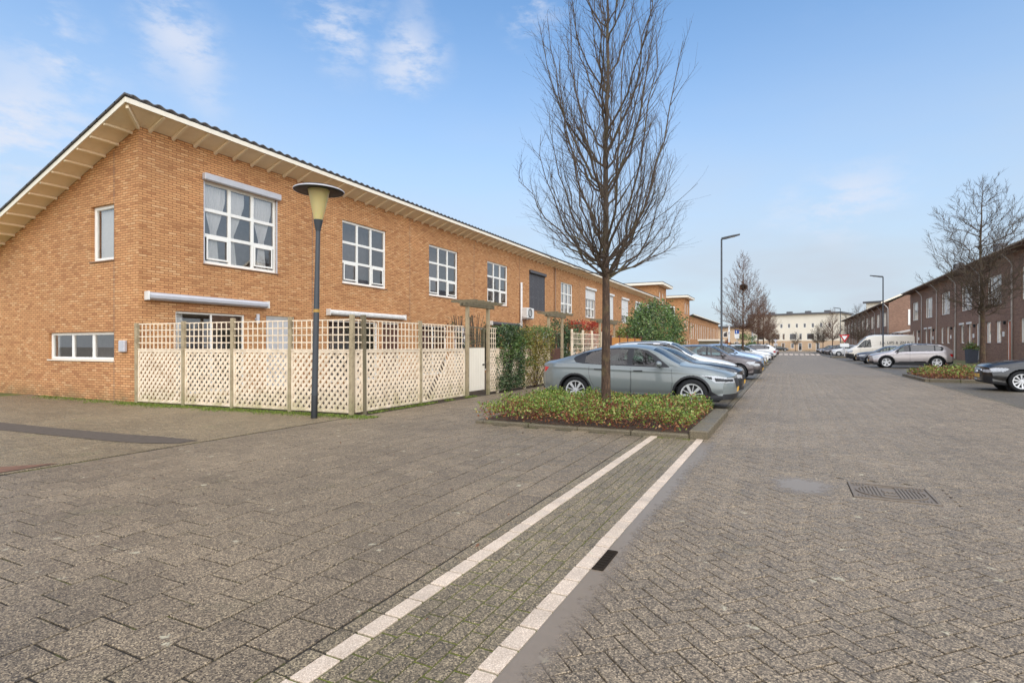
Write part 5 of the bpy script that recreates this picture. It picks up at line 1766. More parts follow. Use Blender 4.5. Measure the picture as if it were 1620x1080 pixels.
def back_tri(t, zc):
    pts = [(.55 * math.cos(a), .55 * math.sin(a)) for a in (PI / 2 + PI, PI / 6, PI - PI / 6)]
    MB().add([(x, -.07, zc + z) for x, z in pts] + [(x, -.05, zc + z) for x, z in pts], [(0, 1, 2), (5, 4, 3), (0, 3, 4, 1), (1, 4, 5, 2), (2, 5, 3, 0)]).build('sign_face', 'grey_metal', t)
    MB().box(-.45, .45, -.07, -.05, zc - 1.1, zc - .75).build('under_plate', 'grey_metal', t)
sign_post('triangle_sign', 'grey back of a triangular sign in front of the far left trees', 1227, -2.2, 2.7, back_tri)
def park_plate(t, zc):
    MB().box(-.26, .26, -.07, -.05, zc, zc + .5).build('sign_face', 'sign_blue', t)
    MB().box(-.26, .26, -.07, -.05, zc - .62, zc - .03).build('under_plate', 'sign_white', t)
    MB().box(-.10, -.03, -.078, -.071, zc + .08, zc + .42).build('symbol', 'sign_white', t)
sign_post('parking_sign', 'blue and white parking sign above the row of parked cars', 1166, -5.6, 3.0, park_plate)
# plant tub by the door
Y = on_x(1537, 11.3)
t = thing('plant_tub', 'tall grey square plant tub beside a dark brick house door', 'planter', (11.3, Y, .27))
k = .31
MB().add([(-k * .85, -k * .85, 0), (k * .85, -k * .85, 0), (k * .85, k * .85, 0), (-k * .85, k * .85, 0), (-k, -k, 0.95), (k, -k, 0.95), (k, k, 0.95), (-k, k, 0.95), (-k * .9, -k * .9, 0.95), (k * .9, -k * .9, 0.95), (k * .9, k * .9, 0.95), (-k * .9, k * .9, 0.95), (-k * .9, -k * .9, 0.87), (k * .9, -k * .9, 0.87), (k * .9, k * .9, 0.87), (-k * .9, k * .9, 0.87)],
         [(0, 1, 5, 4), (1, 2, 6, 5), (2, 3, 7, 6), (3, 0, 4, 7), (4, 5, 9, 8), (5, 6, 10, 9), (6, 7, 11, 10), (7, 4, 8, 11), (12, 13, 14, 15), (8, 9, 13, 12), (9, 10, 14, 13), (10, 11, 15, 14), (11, 8, 12, 15)]).build('tub', 'planter_grey', t)
mb = MB()
for i in range(500):
    mb_p = Vector((R.gauss(0, .2), R.gauss(0, .2), 0.9 + abs(R.gauss(0, .2))))
    leaf(mb, mb_p, .12, 0 if R.random() < .75 else 1)
mb.build('foliage', ['leaf_green', 'leaf_olive'], t)
# ---------------------------------------------------------------- cars
def in_poly(x, z, poly):
    c = np.zeros(x.shape, bool)
    n = len(poly)
    for i in range(n):
        (x0, z0), (x1, z1) = poly[i], poly[(i + 1) % n]
        cond = ((z0 > z) != (z1 > z))
        with np.errstate(divide='ignore', invalid='ignore'):
            xi = (x1 - x0) * (z - z0) / (z1 - z0 + 1e-12) + x0
        c ^= cond & (x < xi)
    return c

def np_mesh(name, V, F, mat, smooth=True):
    """mesh from a vertex array and quad array, unused vertices dropped"""
    used = np.unique(F)
    re = -np.ones(len(V), int); re[used] = np.arange(len(used))
    me = bpy.data.meshes.new(name)
    me.from_pydata(V[used].tolist(), [], re[F].tolist())
    me.materials.append(M[mat])
    if smooth: me.polygons.foreach_set('use_smooth', [True] * len(F))
    me.update()
    return me

def wheel_meshes(Rw, style, W=.22):
    ri = Rw * .70
    ty = MB().lathe([(ri, -W / 2 + .01), (ri + .015, -W / 2), (Rw - .02, -W / 2 + .004), (Rw, -W / 2 + .03), (Rw, W / 2 - .03), (Rw - .02, W / 2 - .004), (ri + .015, W / 2), (ri, W / 2 - .01)], 40, axis='y')
    tyre = ty.mesh('tyre', 'rubber', True)
    mb = MB(); dk = MB()
    yo = -W / 2 + .012                       # outer face at -y
    mb.lathe([(ri + .004, yo - .006), (ri - .022, yo - .004), (ri - .03, yo + .03), (ri - .03, W / 2 - .03), (ri + .002, W / 2 - .02)], 40, axis='y')
    n, tw = style
    for k in range(n):
        a = 2 * PI * k / n + .3
        ca, sa = math.cos(a), math.sin(a)
        def pt(r, s, y): return (r * ca - s * sa, y, r * sa + s * ca)
        w0, w1 = tw
        if w0 > 0:
            r0, r1 = .035, ri - .015
            vs = [pt(r0, -w0, yo + .012), pt(r0, w0, yo + .012), pt(r1, w1, yo + .004), pt(r1, -w1, yo + .004), pt(r0, -w0 * .8, yo + .045), pt(r0, w0 * .8, yo + .045), pt(r1, w1 * .8, yo + .035), pt(r1, -w1 * .8, yo + .035)]
            mb.add(vs, [(0, 1, 2, 3), (1, 5, 6, 2), (3, 7, 4, 0), (3, 2, 6, 7)][::1])
            if n <= 6:                        # thin second spokes
                a2 = a + PI / n
                ca, sa = math.cos(a2), math.sin(a2)
                vs = [pt(r0, -.010, yo + .014), pt(r0, .010, yo + .014), pt(r1, .008, yo + .006), pt(r1, -.008, yo + .006), pt(r0, -.008, yo + .04), pt(r0, .008, yo + .04), pt(r1, .006, yo + .03), pt(r1, -.006, yo + .03)]
                mb.add(vs, [(0, 1, 2, 3), (1, 5, 6, 2), (3, 7, 4, 0)])
    mb.lathe([(.0, yo + .004), (.05, yo + .006), (.058, yo + .02), (.06, yo + .05)], 16, axis='y')
    rim = mb.mesh('rim', 'alloy', False)
    dk.lathe([(.0, yo + .055), (ri - .02, yo + .06)], 32, axis='y')
    disc = dk.mesh('wheel_disc', 'alloy_dark', False)
    br = MB().lathe([(.06, yo + .05), (ri * .62, yo + .052), (ri * .62, yo + .058)], 28, axis='y').mesh('brake_disc', 'brake', False)
    return tyre, rim, disc, br

CARS = {}
def build_car(key, label, p, paint_m, loc, rotz, group, res=.016, detail=True):
    """p: profile dictionary; local x forward, car centred on its base"""
    L, Wd = p['L'], p['W']
    xr, xf, Rw = p['xr'], p['xf'], p['Rw']
    zc, zs = pchip(p['zc']), pchip(p['zs'])
    fs, fm, fb = pchip(p['ws']), pchip(p['wm']), pchip(p['wb'])
    zb = pchip(p['zb']); fr = pchip(p['wr']); dr = pchip(p['dr'])
    zm = p.get('zm', .60)
    Cf, Cr, pf = p.get('Cf', .34), p.get('Cr', .22), p.get('pf', 3.2)
    nS = max(30, int(L / res)); nA = max(10, int(.80 / res)); nB = max(8, int(.50 / res)); nC = max(8, int(.6 / (res * 1.3)))
    s = np.linspace(0, L, nS + 1)
    def section(s):
        s = np.atleast_1d(s)
        ZC, ZS = zc(s), zs(s)
        WS, WM, WB = fs(s) * Wd, fm(s) * Wd, fb(s) * Wd
        ZB = zb(s); ZM = ZB + (ZS - ZB) * ((zm - .2) / .75)
        ZS = np.minimum(ZS, ZC - .012)
        ZR = np.maximum(ZC - dr(s), ZS + .010); ZR = np.minimum(ZR, ZC - .002)
        WR = np.minimum(fr(s) * Wd, WS - .012)
        v = np.linspace(0, 1, nA)
        a = .42
        l0 = (v - a) * (v - 1) / (a); l1 = v * (v - 1) / (a * (a - 1)); l2 = v * (v - a) / (1 - a)
        y1 = WB[:, None] * l0 + WM[:, None] * l1 + WS[:, None] * l2
        z1 = ZB[:, None] + (ZS - ZB)[:, None] * v
        # crease line above the sill
        y1 = y1 + .010 * np.exp(-((z1 - (ZS[:, None] - .09)) / .035) ** 2) * p.get('crease', 1.0)
        y1 = y1 - .020 * np.exp(-((z1 - (ZB[:, None] + .14)) / .06) ** 2) * p.get('crease', 1.0)
        t = np.linspace(0, 1, nB + 1)[1:]
        y2 = WS[:, None] - .02 * np.minimum(1, t * 8) + (WR - WS + .02)[:, None] * t + .02 * np.sin(t * PI) * p.get('tumble', 1.0)
        z2 = ZS[:, None] + (ZR - ZS)[:, None] * t
        q = np.linspace(1, 0, nC + 1)[1:]
        y3 = WR[:, None] * q
        z3 = ZR[:, None] + (ZC - ZR)[:, None] * (1 - q ** 2.3)
        return np.concatenate([y1, y2, y3], 1), np.concatenate([z1, z2, z3], 1)
    Y, Z = section(s)
    yn = Y / Wd
    tf = np.clip((s - (L - .95)) / .95, 0, 1)[:, None]; tr = np.clip((.75 - s) / .75, 0, 1)[:, None]
    X = s[:, None] - Cf * tf ** 2 * np.abs(yn) ** pf + Cr * tr ** 2 * np.abs(yn) ** pf
    # nose and tail lean
    nU = Y.shape[1]
    V = np.stack([X, Y, Z], -1).reshape(-1, 3)
    ii, jj = np.meshgrid(np.arange(nS), np.arange(nU - 1), indexing='ij')
    a = ii * nU + jj
    F = np.stack([a, a + 1, a + nU + 1, a + nU], -1).reshape(-1, 4)
    cen = V[F].mean(1)
    cx, cyy, cz = cen[:, 0], cen[:, 1], cen[:, 2]
    band = np.where(jj < nA - 1, 0, np.where(jj < nA - 1 + nB, 1, 2)).reshape(-1)
    part = np.array(['body'] * len(F), dtype=object)
    # hood, doors
    part[(band == 2) & (cx > p['cowl'] + .03) & (cx < L - .05)] = 'hood'
    for k, poly in enumerate(p.get('doors', ())):
        part[(band == 0) & in_poly(cx, cz, poly)] = 'door%d' % k
    # cladding
    clad = p.get('clad', .0)
    zbf = zb(np.clip(cx, 0, L))
    part[(band == 0) & (cz < zbf + clad)] = 'cladding'
    ra = p.get('Ra', Rw + .055)
    for xw in (xr, xf):
        rr = np.hypot(cx - xw, cz - Rw)
        if p.get('archtrim', 0): part[(band == 0) & (rr < ra + p['archtrim'])] = 'arch_trim'
        part[(band == 0) & (rr < ra)] = ''
    for poly in p['trim']: part[(band == 1) & in_poly(cx, cz, poly)] = 'window_trim'
    for k, poly in enumerate(p['panes']): part[(band == 1) & in_poly(cx, cz, poly)] = 'side_window%d' % k
    frw = np.abs(cyy) / (fr(np.clip(cx, 0, L)) * Wd)
    xa, xb = p['wind']
    part[(band == 2) & (cx > xa) & (cx < xb) & (frw < .93)] = 'windshield'
    if p.get('rear'):
        xa, xb = p['rear']
        part[(band == 2) & (cx > xa) & (cx < xb) & (frw < .90)] = 'rear_window'
    for poly in p.get('head', ()): part[(band < 2) & in_poly(cx, cz, poly)] = 'headlight'
    for poly in p.get('head_dark', ()): part[(band < 2) & in_poly(cx, cz, poly)] = 'headlight_core'
    for poly in p.get('tail', ()): part[(band < 2) & in_poly(cx, cz, poly)] = 'taillight'
    for poly in p.get('sidedark', ()): part[(band == 0) & in_poly(cx, cz, poly)] = 'air_intake'
    Vm = V * np.array([1, -1, 1]); Fm = F[:, ::-1]
    # end faces
    ends = {}
    for nm, si, sg in (('front', nS, 1), ('back', 0, -1)):
        ys, zs_ = Y[si], Z[si]
        zt = lambda yy: np.interp(np.abs(yy), ys[nA - 1:][::-1], zs_[nA - 1:][::-1])
        w0 = ys[nA - 1]
        nY = max(20, int(2 * w0 / res)); nZ = max(12, int(.6 / res))
        g = np.linspace(-1, 1, nY + 1); h = np.linspace(0, 1, nZ + 1)
        # width at each height follows the side section
        side_y = ys[:nA]; side_z = zs_[:nA]
        P = np.zeros((nY + 1, nZ + 1, 3))
        zbot = zs_[0]
        for i, gg in enumerate(g):
            top = zt(gg * w0)
            zz = zbot + (top - zbot) * h
            wy = np.interp(zbot + (zs_[nA - 1] - zbot) * h, side_z, side_y)
            yy = gg * wy
            bul = (p.get('nose', .05) if sg > 0 else p.get('tailb', .05)) * np.sin(np.clip(h * 1.05, 0, 1) * PI) * (1 - abs(gg) ** 3)
            C = Cf if sg > 0 else Cr
            xx = (L if sg > 0 else 0) - sg * C * np.abs(yy / Wd) ** pf + sg * bul
            P[i, :, 0], P[i, :, 1], P[i, :, 2] = xx, yy, zz
        PV = P.reshape(-1, 3)
        i2, j2 = np.meshgrid(np.arange(nY), np.arange(nZ), indexing='ij')
        b0 = i2 * (nZ + 1) + j2
        PF = np.stack([b0, b0 + nZ + 1, b0 + nZ + 2, b0 + 1], -1).reshape(-1, 4)
        if sg < 0: PF = PF[:, ::-1]
        pc = PV[PF].mean(1)
        pp = np.array(['bumper' if sg > 0 else 'tailgate'] * len(PF), dtype=object)
        for nmk, poly in p.get(nm, ()):
            pp[in_poly(np.abs(pc[:, 1]), pc[:, 2], poly)] = nmk
        pp[pc[:, 2] < zbot + clad] = 'cladding'
        ends[nm] = (PV, PF, pp)
    # collect meshes
    me_list = []
    mats = dict(body=paint_m, hood=paint_m, bumper=paint_m, tailgate=paint_m, cladding='black_plastic', arch_trim=p.get('arch_m', 'black_plastic'), window_trim='black_plastic',
                windshield='car_glass', rear_window='car_glass_dark', headlight='head_inner', headlight_core='black_plastic', taillight='tail_red', air_intake='black_plastic', grille='black_plastic', number_plate='plate_yellow', fog_light='head_inner', badge_bar='chrome', lower_lip='grey_metal')
    names = {}
    def mat_of(q):
        if q.startswith('side_window'):
            return 'car_glass_dark' if int(q[11:]) in p.get('dark_panes', ()) else 'car_glass'
        if q.startswith('door'): return paint_m
        return mats[q]
    nice = lambda q: 'side_window' if q.startswith('side_window') else ('door' if q.startswith('door') else q)
    for q in sorted(set(part)):
        if q == '': continue
        k = part == q
        if q == 'arch_trim':
            for VV_, F_ in ((V, F), (Vm, Fm)):
                for lo_ in (True, False):
                    kk = k & ((cx < L / 2) == lo_)
                    me_list.append((q, np_mesh(q, VV_, F_[kk], mat_of(q))))
        elif q.startswith(('side_window', 'door', 'headlight', 'headlight_core', 'taillight', 'window_trim', 'air_intake', 'cladding')):
            me_list.append((nice(q), np_mesh(nice(q), V, F[k], mat_of(q)))); me_list.append((nice(q), np_mesh(nice(q), Vm, Fm[k], mat_of(q))))
        else:
            VV = np.concatenate([V, Vm]); FF = np.concatenate([F[k], Fm[k] + len(V)])
            if q in ('windshield', 'rear_window', 'hood', 'body'):
                # weld the centre line
                VV[:, 1][np.abs(VV[:, 1]) < 1e-7] = 0
                key3 = np.round(VV * 1e5).astype(np.int64)
                _, first, invv = np.unique(key3, axis=0, return_index=True, return_inverse=True)
                FF = first[invv.reshape(-1)][FF]
            me_list.append((q, np_mesh(q, VV, FF, mat_of(q))))
    for nm in ends:
        PV, PF, pp = ends[nm]
        for q in sorted(set(pp)):
            k = pp == q
            me_list.append((q, np_mesh(q, PV, PF[k], mat_of(q))))
    # under-body, wheel wells, interior
    mb = MB()
    zb0 = float(zb(L / 2))
    mb.box(.25, L - .30, -Wd * .80, Wd * .80, zb0 - .01, zb0 + .03)
    for xw in (xr, xf):
        for sy in (-1, 1):
            n = 18
            for k in range(n):
                a0, a1 = PI * k / n - .25 * (1 - 2 * k / n), PI * (k + 1) / n - .25 * (1 - 2 * (k + 1) / n)
                q = [(xw + (ra + .01) * math.cos(a), Rw + (ra + .01) * math.sin(a)) for a in (a0, a1)]
                yo, yi = sy * (Wd * .935), sy * (Wd - .34)
                mb.add([(q[0][0], yo, q[0][1]), (q[1][0], yo, q[1][1]), (q[1][0], yi, q[1][1]), (q[0][0], yi, q[0][1])], [(0, 1, 2, 3)])
            m_ = 16
            mb.add([(xw + (ra + .01) * math.cos(2 * PI * k / m_), sy * (Wd - .34), Rw + (ra + .01) * math.sin(2 * PI * k / m_)) for k in range(m_)], [tuple(range(m_))])
    me_list.append(('underbody', mb.mesh('underbody', 'rubber')))
    if detail:
        mb = MB()
        zbelt = float(zs(L * .55))
        mb.box(p['rear'][1] if p.get('rear') and p['rear'][1] < L * .3 else L * .18, p['cowl'] - .05, -Wd * .78, Wd * .78, .42, .50)
        for (xx, hh) in ((p['seat'], 1.0), (p['seat'] - .95, 1.0)):
            for yy in ((-.36, .36) if True else ()):
                mb.cbox(xx - .25, xx + .25, yy - .24, yy + .24, .50, .66, .05)
                mb.add([(xx - .30, yy - .22, .62), (xx - .16, yy - .22, .62), (xx - .16, yy + .22, .62), (xx - .30, yy + .22, .62), (xx - .46, yy - .20, zbelt + .14), (xx - .36, yy - .20, zbelt + .14), (xx - .36, yy + .20, zbelt + .14), (xx - .46, yy + .20, zbelt + .14)],
                       [(0, 1, 5, 4), (1, 2, 6, 5), (2, 3, 7, 6), (3, 0, 4, 7), (4, 5, 6, 7)])
                mb.cbox(xx - .47, xx - .37, yy - .11, yy + .11, zbelt + .16, zbelt + .34, .03)
        mb.box(p['cowl'] - .45, p['cowl'] - .1, -Wd * .75, Wd * .75, .60, zbelt - .02)
        me_list.append(('interior', mb.mesh('interior', 'seat_cloth')))
        # steering wheel hidden behind the dash is left to the interior
    # seams
    def surf_y(x, z):
        yy, zz = section(np.array([x]))
        return float(np.interp(z, zz[0][:nA + nB], yy[0][:nA + nB]))
    if detail:
        mb = MB()
        for poly in p.get('doors', ()):
            pts = []
            n = len(poly)
            for i in range(n):
                q0, q1 = poly[i], poly[(i + 1) % n]
                for k in range(8):
                    t_ = k / 8
                    x, z = q0[0] + (q1[0] - q0[0]) * t_, q0[1] + (q1[1] - q0[1]) * t_
                    if any(math.hypot(x - xw, z - Rw) < ra for xw in (xr, xf)) or z > float(zs(x)) - .01:
                        pts.append(None); continue
                    pts.append((x, surf_y(x, z) + .0005, z))
            run = []
            for q in pts + [None]:
                if q is None:
                    if len(run) > 1:
                        mb.tube(run, .0032, 4, False); mb.tube([(a_[0], -a_[1], a_[2]) for a_ in run], .0032, 4, False)
                    run = []
                else: run.append(q)
        me_list.append(('door_seam', mb.mesh('door_seam', 'rubber')))
    # handles, mirrors
    for (hx, hz, hl) in p.get('handles', ()):
        for sy in (-1, 1):
            yy = surf_y(hx, hz)
            mb = MB().cbox(hx - hl / 2, hx + hl / 2, (yy - .004 if sy > 0 else -yy - .022), (yy + .022 if sy > 0 else -yy + .004), hz - .012, hz + .012, .008)
            me_list.append(('door_handle', mb.mesh('door_handle', p.get('handle_m', paint_m))))
    mx_, mz = p['mirror']
    for sy in (-1, 1):
        yy = surf_y(mx_, mz) * sy
        mb = MB()
        V0 = []; F0 = []
        nu, nv = 14, 8
        for i in range(nv + 1):
            th_ = PI * i / nv
            for j in range(nu):
                ph = 2 * PI * j / nu
                ax, ay, az = math.sin(th_) * math.cos(ph), math.sin(th_) * math.sin(ph), math.cos(th_)
                sx = .085 if ax > 0 else .045
                V0.append((mx_ + ax * sx, yy + sy * .14 + ay * .115, mz + .05 + az * (.072 if az > 0 else .06)))
        for i in range(nv):
            for j in range(nu):
                F0.append((i * nu + j, (i + 1) * nu + j, (i + 1) * nu + (j + 1) % nu, i * nu + (j + 1) % nu))
        mb.add(V0, F0)
        me_list.append(('mirror', mb.mesh('mirror', p.get('mirror_m', paint_m), True)))
        mb = MB().tube([(mx_ + .02, yy - sy * .03, mz - .03), (mx_ + .01, yy + sy * .08, mz)], .022, 6)
        me_list.append(('mirror_foot', mb.mesh('mirror_foot', 'black_plastic')))
    if p.get('rails'):
        x0, x1 = p['rails']
        for sy in (-1, 1):
            pts = []
            for k in range(13):
                x = x0 + (x1 - x0) * k / 12
                pts.append((x, sy * float(fr(x)) * Wd * .97, float(zc(x) - dr(x)) + .015 + .03 * math.sin(PI * k / 12) ** .4))
            me_list.append(('roof_rail', MB().tube(pts, .014, 6).mesh('roof_rail', 'black_plastic', True)))
    for nm, fn, mt in p.get('extras', ()):
        mb = MB(); fn(mb); me_list.append((nm, mb.mesh(nm, mt)))
    wh = wheel_meshes(Rw, p.get('spokes', (5, (.035, .05))))
    CARS[key] = (me_list, wh, p)
    return put_car(key, label, loc, rotz, group, None)

def put_car(key, label, loc, rotz, group, recolour=None, scale=1.0):
    me_list, wh, p = CARS[key]
    L, Wd = p['L'], p['W']
    t = thing(p.get('name', 'parked_car'), label, p.get('cat', 'car'), (loc[0], loc[1], 0), rotz, group)
    t.scale = (scale, scale, scale)
    for nm, me in me_list:
        if recolour and me.materials[0].name.startswith('paint'):
            k2 = me.name + '_' + recolour
            m2 = bpy.data.meshes.get(k2)
            me = me.copy(); me.materials[0] = M[recolour]
        inst(nm, me, t, (-L / 2, 0, 0))
    tyre, rim, disc, br = wh
    for xw in (p['xr'], p['xf']):
        for sy in (-1, 1):
            yy = sy * (Wd * .955 - .11)
            o = inst('wheel', disc, t, (xw - L / 2, yy, p['Rw']), 0 if sy < 0 else PI)
            a = R.uniform(0, 6.28)
            o.rotation_euler = (0, a if sy < 0 else -a, 0 if sy < 0 else PI)
            inst('tyre', tyre, o); inst('rim', rim, o); inst('brake_disc', br, o)
    return t

# ---- profiles (metres; x from the tail to the nose)
def std(L, **k):
    d = dict(L=L, W=.90, zb=[(0, .30), (.4, .22), (L * .5, .20), (L - .4, .20), (L, .25)],
             ws=[(0, .80), (.5, .93), (1.2, .955), (L * .55, .945), (L - 1.3, .94), (L - .6, .88), (L - .2, .80), (L, .74)],
             wm=[(0, .88), (.4, .985), (1.0, 1.0), (L * .5, .985), (L - .95, 1.0), (L - .45, .965), (L, .86)],
             wb=[(0, .82), (.5, .93), (L * .5, .94), (L - .6, .92), (L, .84)])
    d.update(k)
    return d
P_FAST = std(4.60, name='parked_car', W=.925, xr=1.01, xf=3.745, Rw=.345, Ra=.385, archtrim=.045, clad=.12, cowl=3.50, seat=2.45, zm=.60, Cf=.36, Cr=.30,
    zc=[(0, 1.00), (.10, 1.045), (.40, 1.105), (.90, 1.26), (1.35, 1.385), (1.8, 1.455), (2.25, 1.478), (2.6, 1.455), (2.82, 1.405), (3.42, 1.075), (3.52, 1.03), (3.9, .975), (4.25, .905), (4.48, .835), (4.60, .765)],
    zs=[(0, .955), (.4, 1.005), (1.0, 1.005), (1.8, .975), (2.8, .945), (3.4, .935), (3.9, .895), (4.3, .825), (4.60, .735)],
    wr=[(0, .62), (.5, .66), (1.0, .655), (1.6, .66), (2.3, .67), (2.8, .68), (3.1, .74), (3.45, .82), (3.6, .80), (4.1, .70), (4.6, .50)],
    dr=[(0, .012), (.5, .03), (1.0, .065), (1.6, .085), (2.4, .085), (2.85, .085), (3.15, .07), (3.45, .05), (3.7, .03), (4.6, .012)],
    doors=[[(1.38, 1.10), (1.36, .80), (1.42, .58), (1.52, .42), (1.62, .29), (2.36, .29), (2.38, .60), (2.36, 1.10)], [(2.375, 1.10), (2.395, .60), (2.375, .29), (3.28, .29), (3.33, .60), (3.30, 1.0)]],
    trim=[[(.92, 1.115), (1.02, 1.03), (1.30, .985), (2.35, .960), (3.22, .935), (3.26, .95), (2.92, 1.21), (2.72, 1.325), (2.45, 1.375), (2.0, 1.385), (1.55, 1.355), (1.15, 1.265), (.95, 1.17)]],
    panes=[[(1.24, 1.04), (1.40, 1.005), (2.28, .985), (2.27, 1.345), (2.0, 1.355), (1.6, 1.33), (1.24, 1.245)], [(2.40, .985), (3.02, .965), (2.82, 1.19), (2.62, 1.315), (2.47, 1.345), (2.41, 1.350)]],
    wind=(2.84, 3.46), rear=(.55, 1.55),
    head=[[(3.90, .785), (4.25, .765), (4.60, .715), (4.60, .62), (4.24, .62), (4.12, .70)]],
    head_dark=[[(4.0, .755), (4.16, .745), (4.17, .69), (4.12, .70)], [(4.22, .725), (4.56, .69), (4.56, .645), (4.24, .645)]],
    tail=[[(0, .775), (0, .93), (.30, .905), (.22, .815), (.16, .775)]],
    sidedark=[[(4.06, .27), (4.12, .47), (4.17, .42), (4.30, .34), (4.55, .33), (4.55, .27)]],
    front=[('headlight', [(.42, .615), (.42, .72), (1, .74), (1, .615)]), ('headlight_core', [(.47, .64), (.47, .69), (.9, .70), (.9, .64)]), ('grille', [(0, .50), (0, .705), (.40, .705), (.36, .50)]), ('air_intake', [(0, .25), (0, .36), (.66, .33), (.72, .27)]), ('number_plate', [(0, .40), (0, .51), (.26, .51), (.26, .40)])],
    back=[('taillight', [(0, .84), (0, .89), (.6, .90), (1, .92), (1, .76), (.66, .79), (.6, .84)]), ('number_plate', [(0, .56), (0, .67), (.26, .67), (.26, .56)])],
    handles=((1.60, .875, .21), (2.55, .855, .21)), handle_m='black_plastic', mirror=(3.03, .965), spokes=(5, (.02, .034)))

def hatch(L, H, **k):
    a = L - 4.25
    z = H - 1.45
    d = std(L, W=.89, xr=.78, xf=L - .86, Rw=.315, cowl=L - 1.22, seat=L * .50, clad=.06, Cf=.30, Cr=.24, pf=3.6,
        zc=[(0, .98 + z), (.08, 1.05 + z), (.45, 1.32 + z), (.75, 1.405 + z), (1.3, 1.44 + z), (L * .46, 1.452 + z), (L - 1.98, 1.40 + z), (L - 1.30, 1.08 + z * .6), (L - 1.20, 1.03 + z * .6), (L - .8, .975 + z * .4), (L - .4, .91 + z * .3), (L - .12, .84 + z * .2), (L, .775 + z * .2)],
        zs=[(0, .955 + z * .6), (.5, .985 + z * .6), (1.4, .955 + z * .6), (L - 1.9, .915 + z * .6), (L - 1.2, .915 + z * .5), (L - .8, .885 + z * .4), (L - .3, .80 + z * .3), (L, .735 + z * .2)],
        wr=[(0, .70), (.5, .70), (1.2, .70), (L * .5, .705), (L - 1.9, .71), (L - 1.5, .78), (L - 1.2, .84), (L - .9, .78), (L, .52)],
        dr=[(0, .02), (.4, .06), (1.0, .075), (L - 2, .085), (L - 1.5, .07), (L - 1.2, .045), (L - .8, .03), (L, .012)],
        doors=[[(.98, 1.0), (1.0, .75), (1.18, .55), (1.26, .28), (L - 2.15, .28), (L - 2.15, 1.0)], [(L - 2.135, 1.0), (L - 2.135, .28), (L - 1.28, .28), (L - 1.22, .60), (L - 1.26, .98)]],
        trim=[[(.55, 1.14 + z), (.62, 1.01 + z * .7), (L - 1.36, .93 + z * .6), (L - 1.32, .96 + z * .6), (L - 1.72, 1.23 + z), (L - 2.0, 1.345 + z), (1.6, 1.365 + z), (.9, 1.32 + z), (.62, 1.22 + z)]],
        panes=[[(.66, 1.05 + z * .7), (1.0, 1.03 + z * .7), (1.0, 1.30 + z), (.74, 1.24 + z)], [(1.05, 1.025 + z * .7), (L - 2.2, .985 + z * .6), (L - 2.2, 1.335 + z), (1.6, 1.34 + z), (1.05, 1.31 + z)], [(L - 2.1, .985 + z * .6), (L - 1.48, .965 + z * .6), (L - 1.78, 1.21 + z), (L - 2.02, 1.32 + z), (L - 2.1, 1.33 + z)]],
        wind=(L - 1.96, L - 1.27), rear=(.10, .52),
        head=[[(L - .56, .70 + z * .3), (L - .5, .735 + z * .3), (L - .25, .74 + z * .3), (L, .70 + z * .2), (L, .60 + z * .2), (L - .42, .625 + z * .2)]],
        tail=[[(0, .74), (0, .93), (.26, .92), (.20, .76)]],
        front=[('headlight', [(.46, .575 + z * .2), (.46, .655 + z * .2), (1, .70 + z * .2), (1, .575 + z * .2)]), ('grille', [(0, .42), (0, .66 + z * .2), (.42, .66 + z * .2), (.34, .42)]), ('air_intake', [(.46, .28), (.46, .42), (.74, .44), (.74, .28)]), ('air_intake', [(0, .25), (0, .34), (.42, .34), (.42, .25)]), ('number_plate', [(0, .40), (0, .51), (.26, .51), (.26, .40)])],
        back=[('taillight', [(.55, .74), (.55, .90), (1, .93), (1, .74)]), ('number_plate', [(0, .55), (0, .66), (.26, .66), (.26, .55)]), ('cladding', [(0, .28), (0, .38), (.7, .38), (.7, .28)])],
        handles=((1.30, .86 + z * .5, .2), (L - 1.95, .84 + z * .5, .2)), mirror=(L - 1.50, .945 + z * .5), spokes=(5, (.026, .036)))
    d.update(k)
    return d
def rings(mb, x, z, r=.044, pitch=.062):
    for k in range(4):
        yc = (k - 1.5) * pitch
        pts = [(x, yc + r * math.cos(a), z + r * math.sin(a)) for a in [2 * PI * i / 20 for i in range(21)]]
        mb.tube(pts, .007, 6, False)
P_HATCH = hatch(4.31, 1.43)
AUDI = hatch(4.31, 1.43, Rw=.325, spokes=(10, (.014, .026)),
    front=[('headlight', [(.44, .585), (.40, .665), (1, .70), (1, .585)]), ('grille', [(0, .34), (0, .665), (.34, .665), (.40, .56), (.30, .34)]), ('air_intake', [(.42, .32), (.48, .47), (.76, .46), (.76, .32)]), ('lower_lip', [(0, .255), (0, .285), (.8, .30), (.8, .27)]), ('number_plate', [(0, .41), (0, .52), (.26, .52), (.26, .41)])],
    extras=(('badge_rings', lambda mb: rings(mb, 4.31 + .055, .60), 'chrome'),
            ('grille_frame', lambda mb: mb.tube([(4.31 + .03 - .34 * abs(y / .89) ** 3.2, y, z) for y, z in ((0, .345), (.29, .345), (.39, .56), (.33, .668), (0, .672), (-.33, .668), (-.39, .56), (-.29, .345), (0, .345))], .012, 6, False), 'chrome'),
            ('grille_slat', lambda mb: [mb.tube([(4.31 + .035, -.36, .38 + k * .045), (4.31 + .05, 0, .38 + k * .045), (4.31 + .035, .36, .38 + k * .045)], .006, 4, False) for k in range(6)], 'chrome')))
P_SUV = hatch(4.48, 1.60, W=.925, Rw=.36, xr=.92, xf=3.60, archtrim=.06, clad=.17, dark_panes=(0, 1), rails=(.75, 2.5), spokes=(5, (.022, .055)), mirror_m='black_plastic',
    sidedark=[[(1.5, .44), (2.9, .40), (3.0, .36), (1.5, .36)]])
P_COMPACT = hatch(4.05, 1.55, W=.875, Rw=.31)
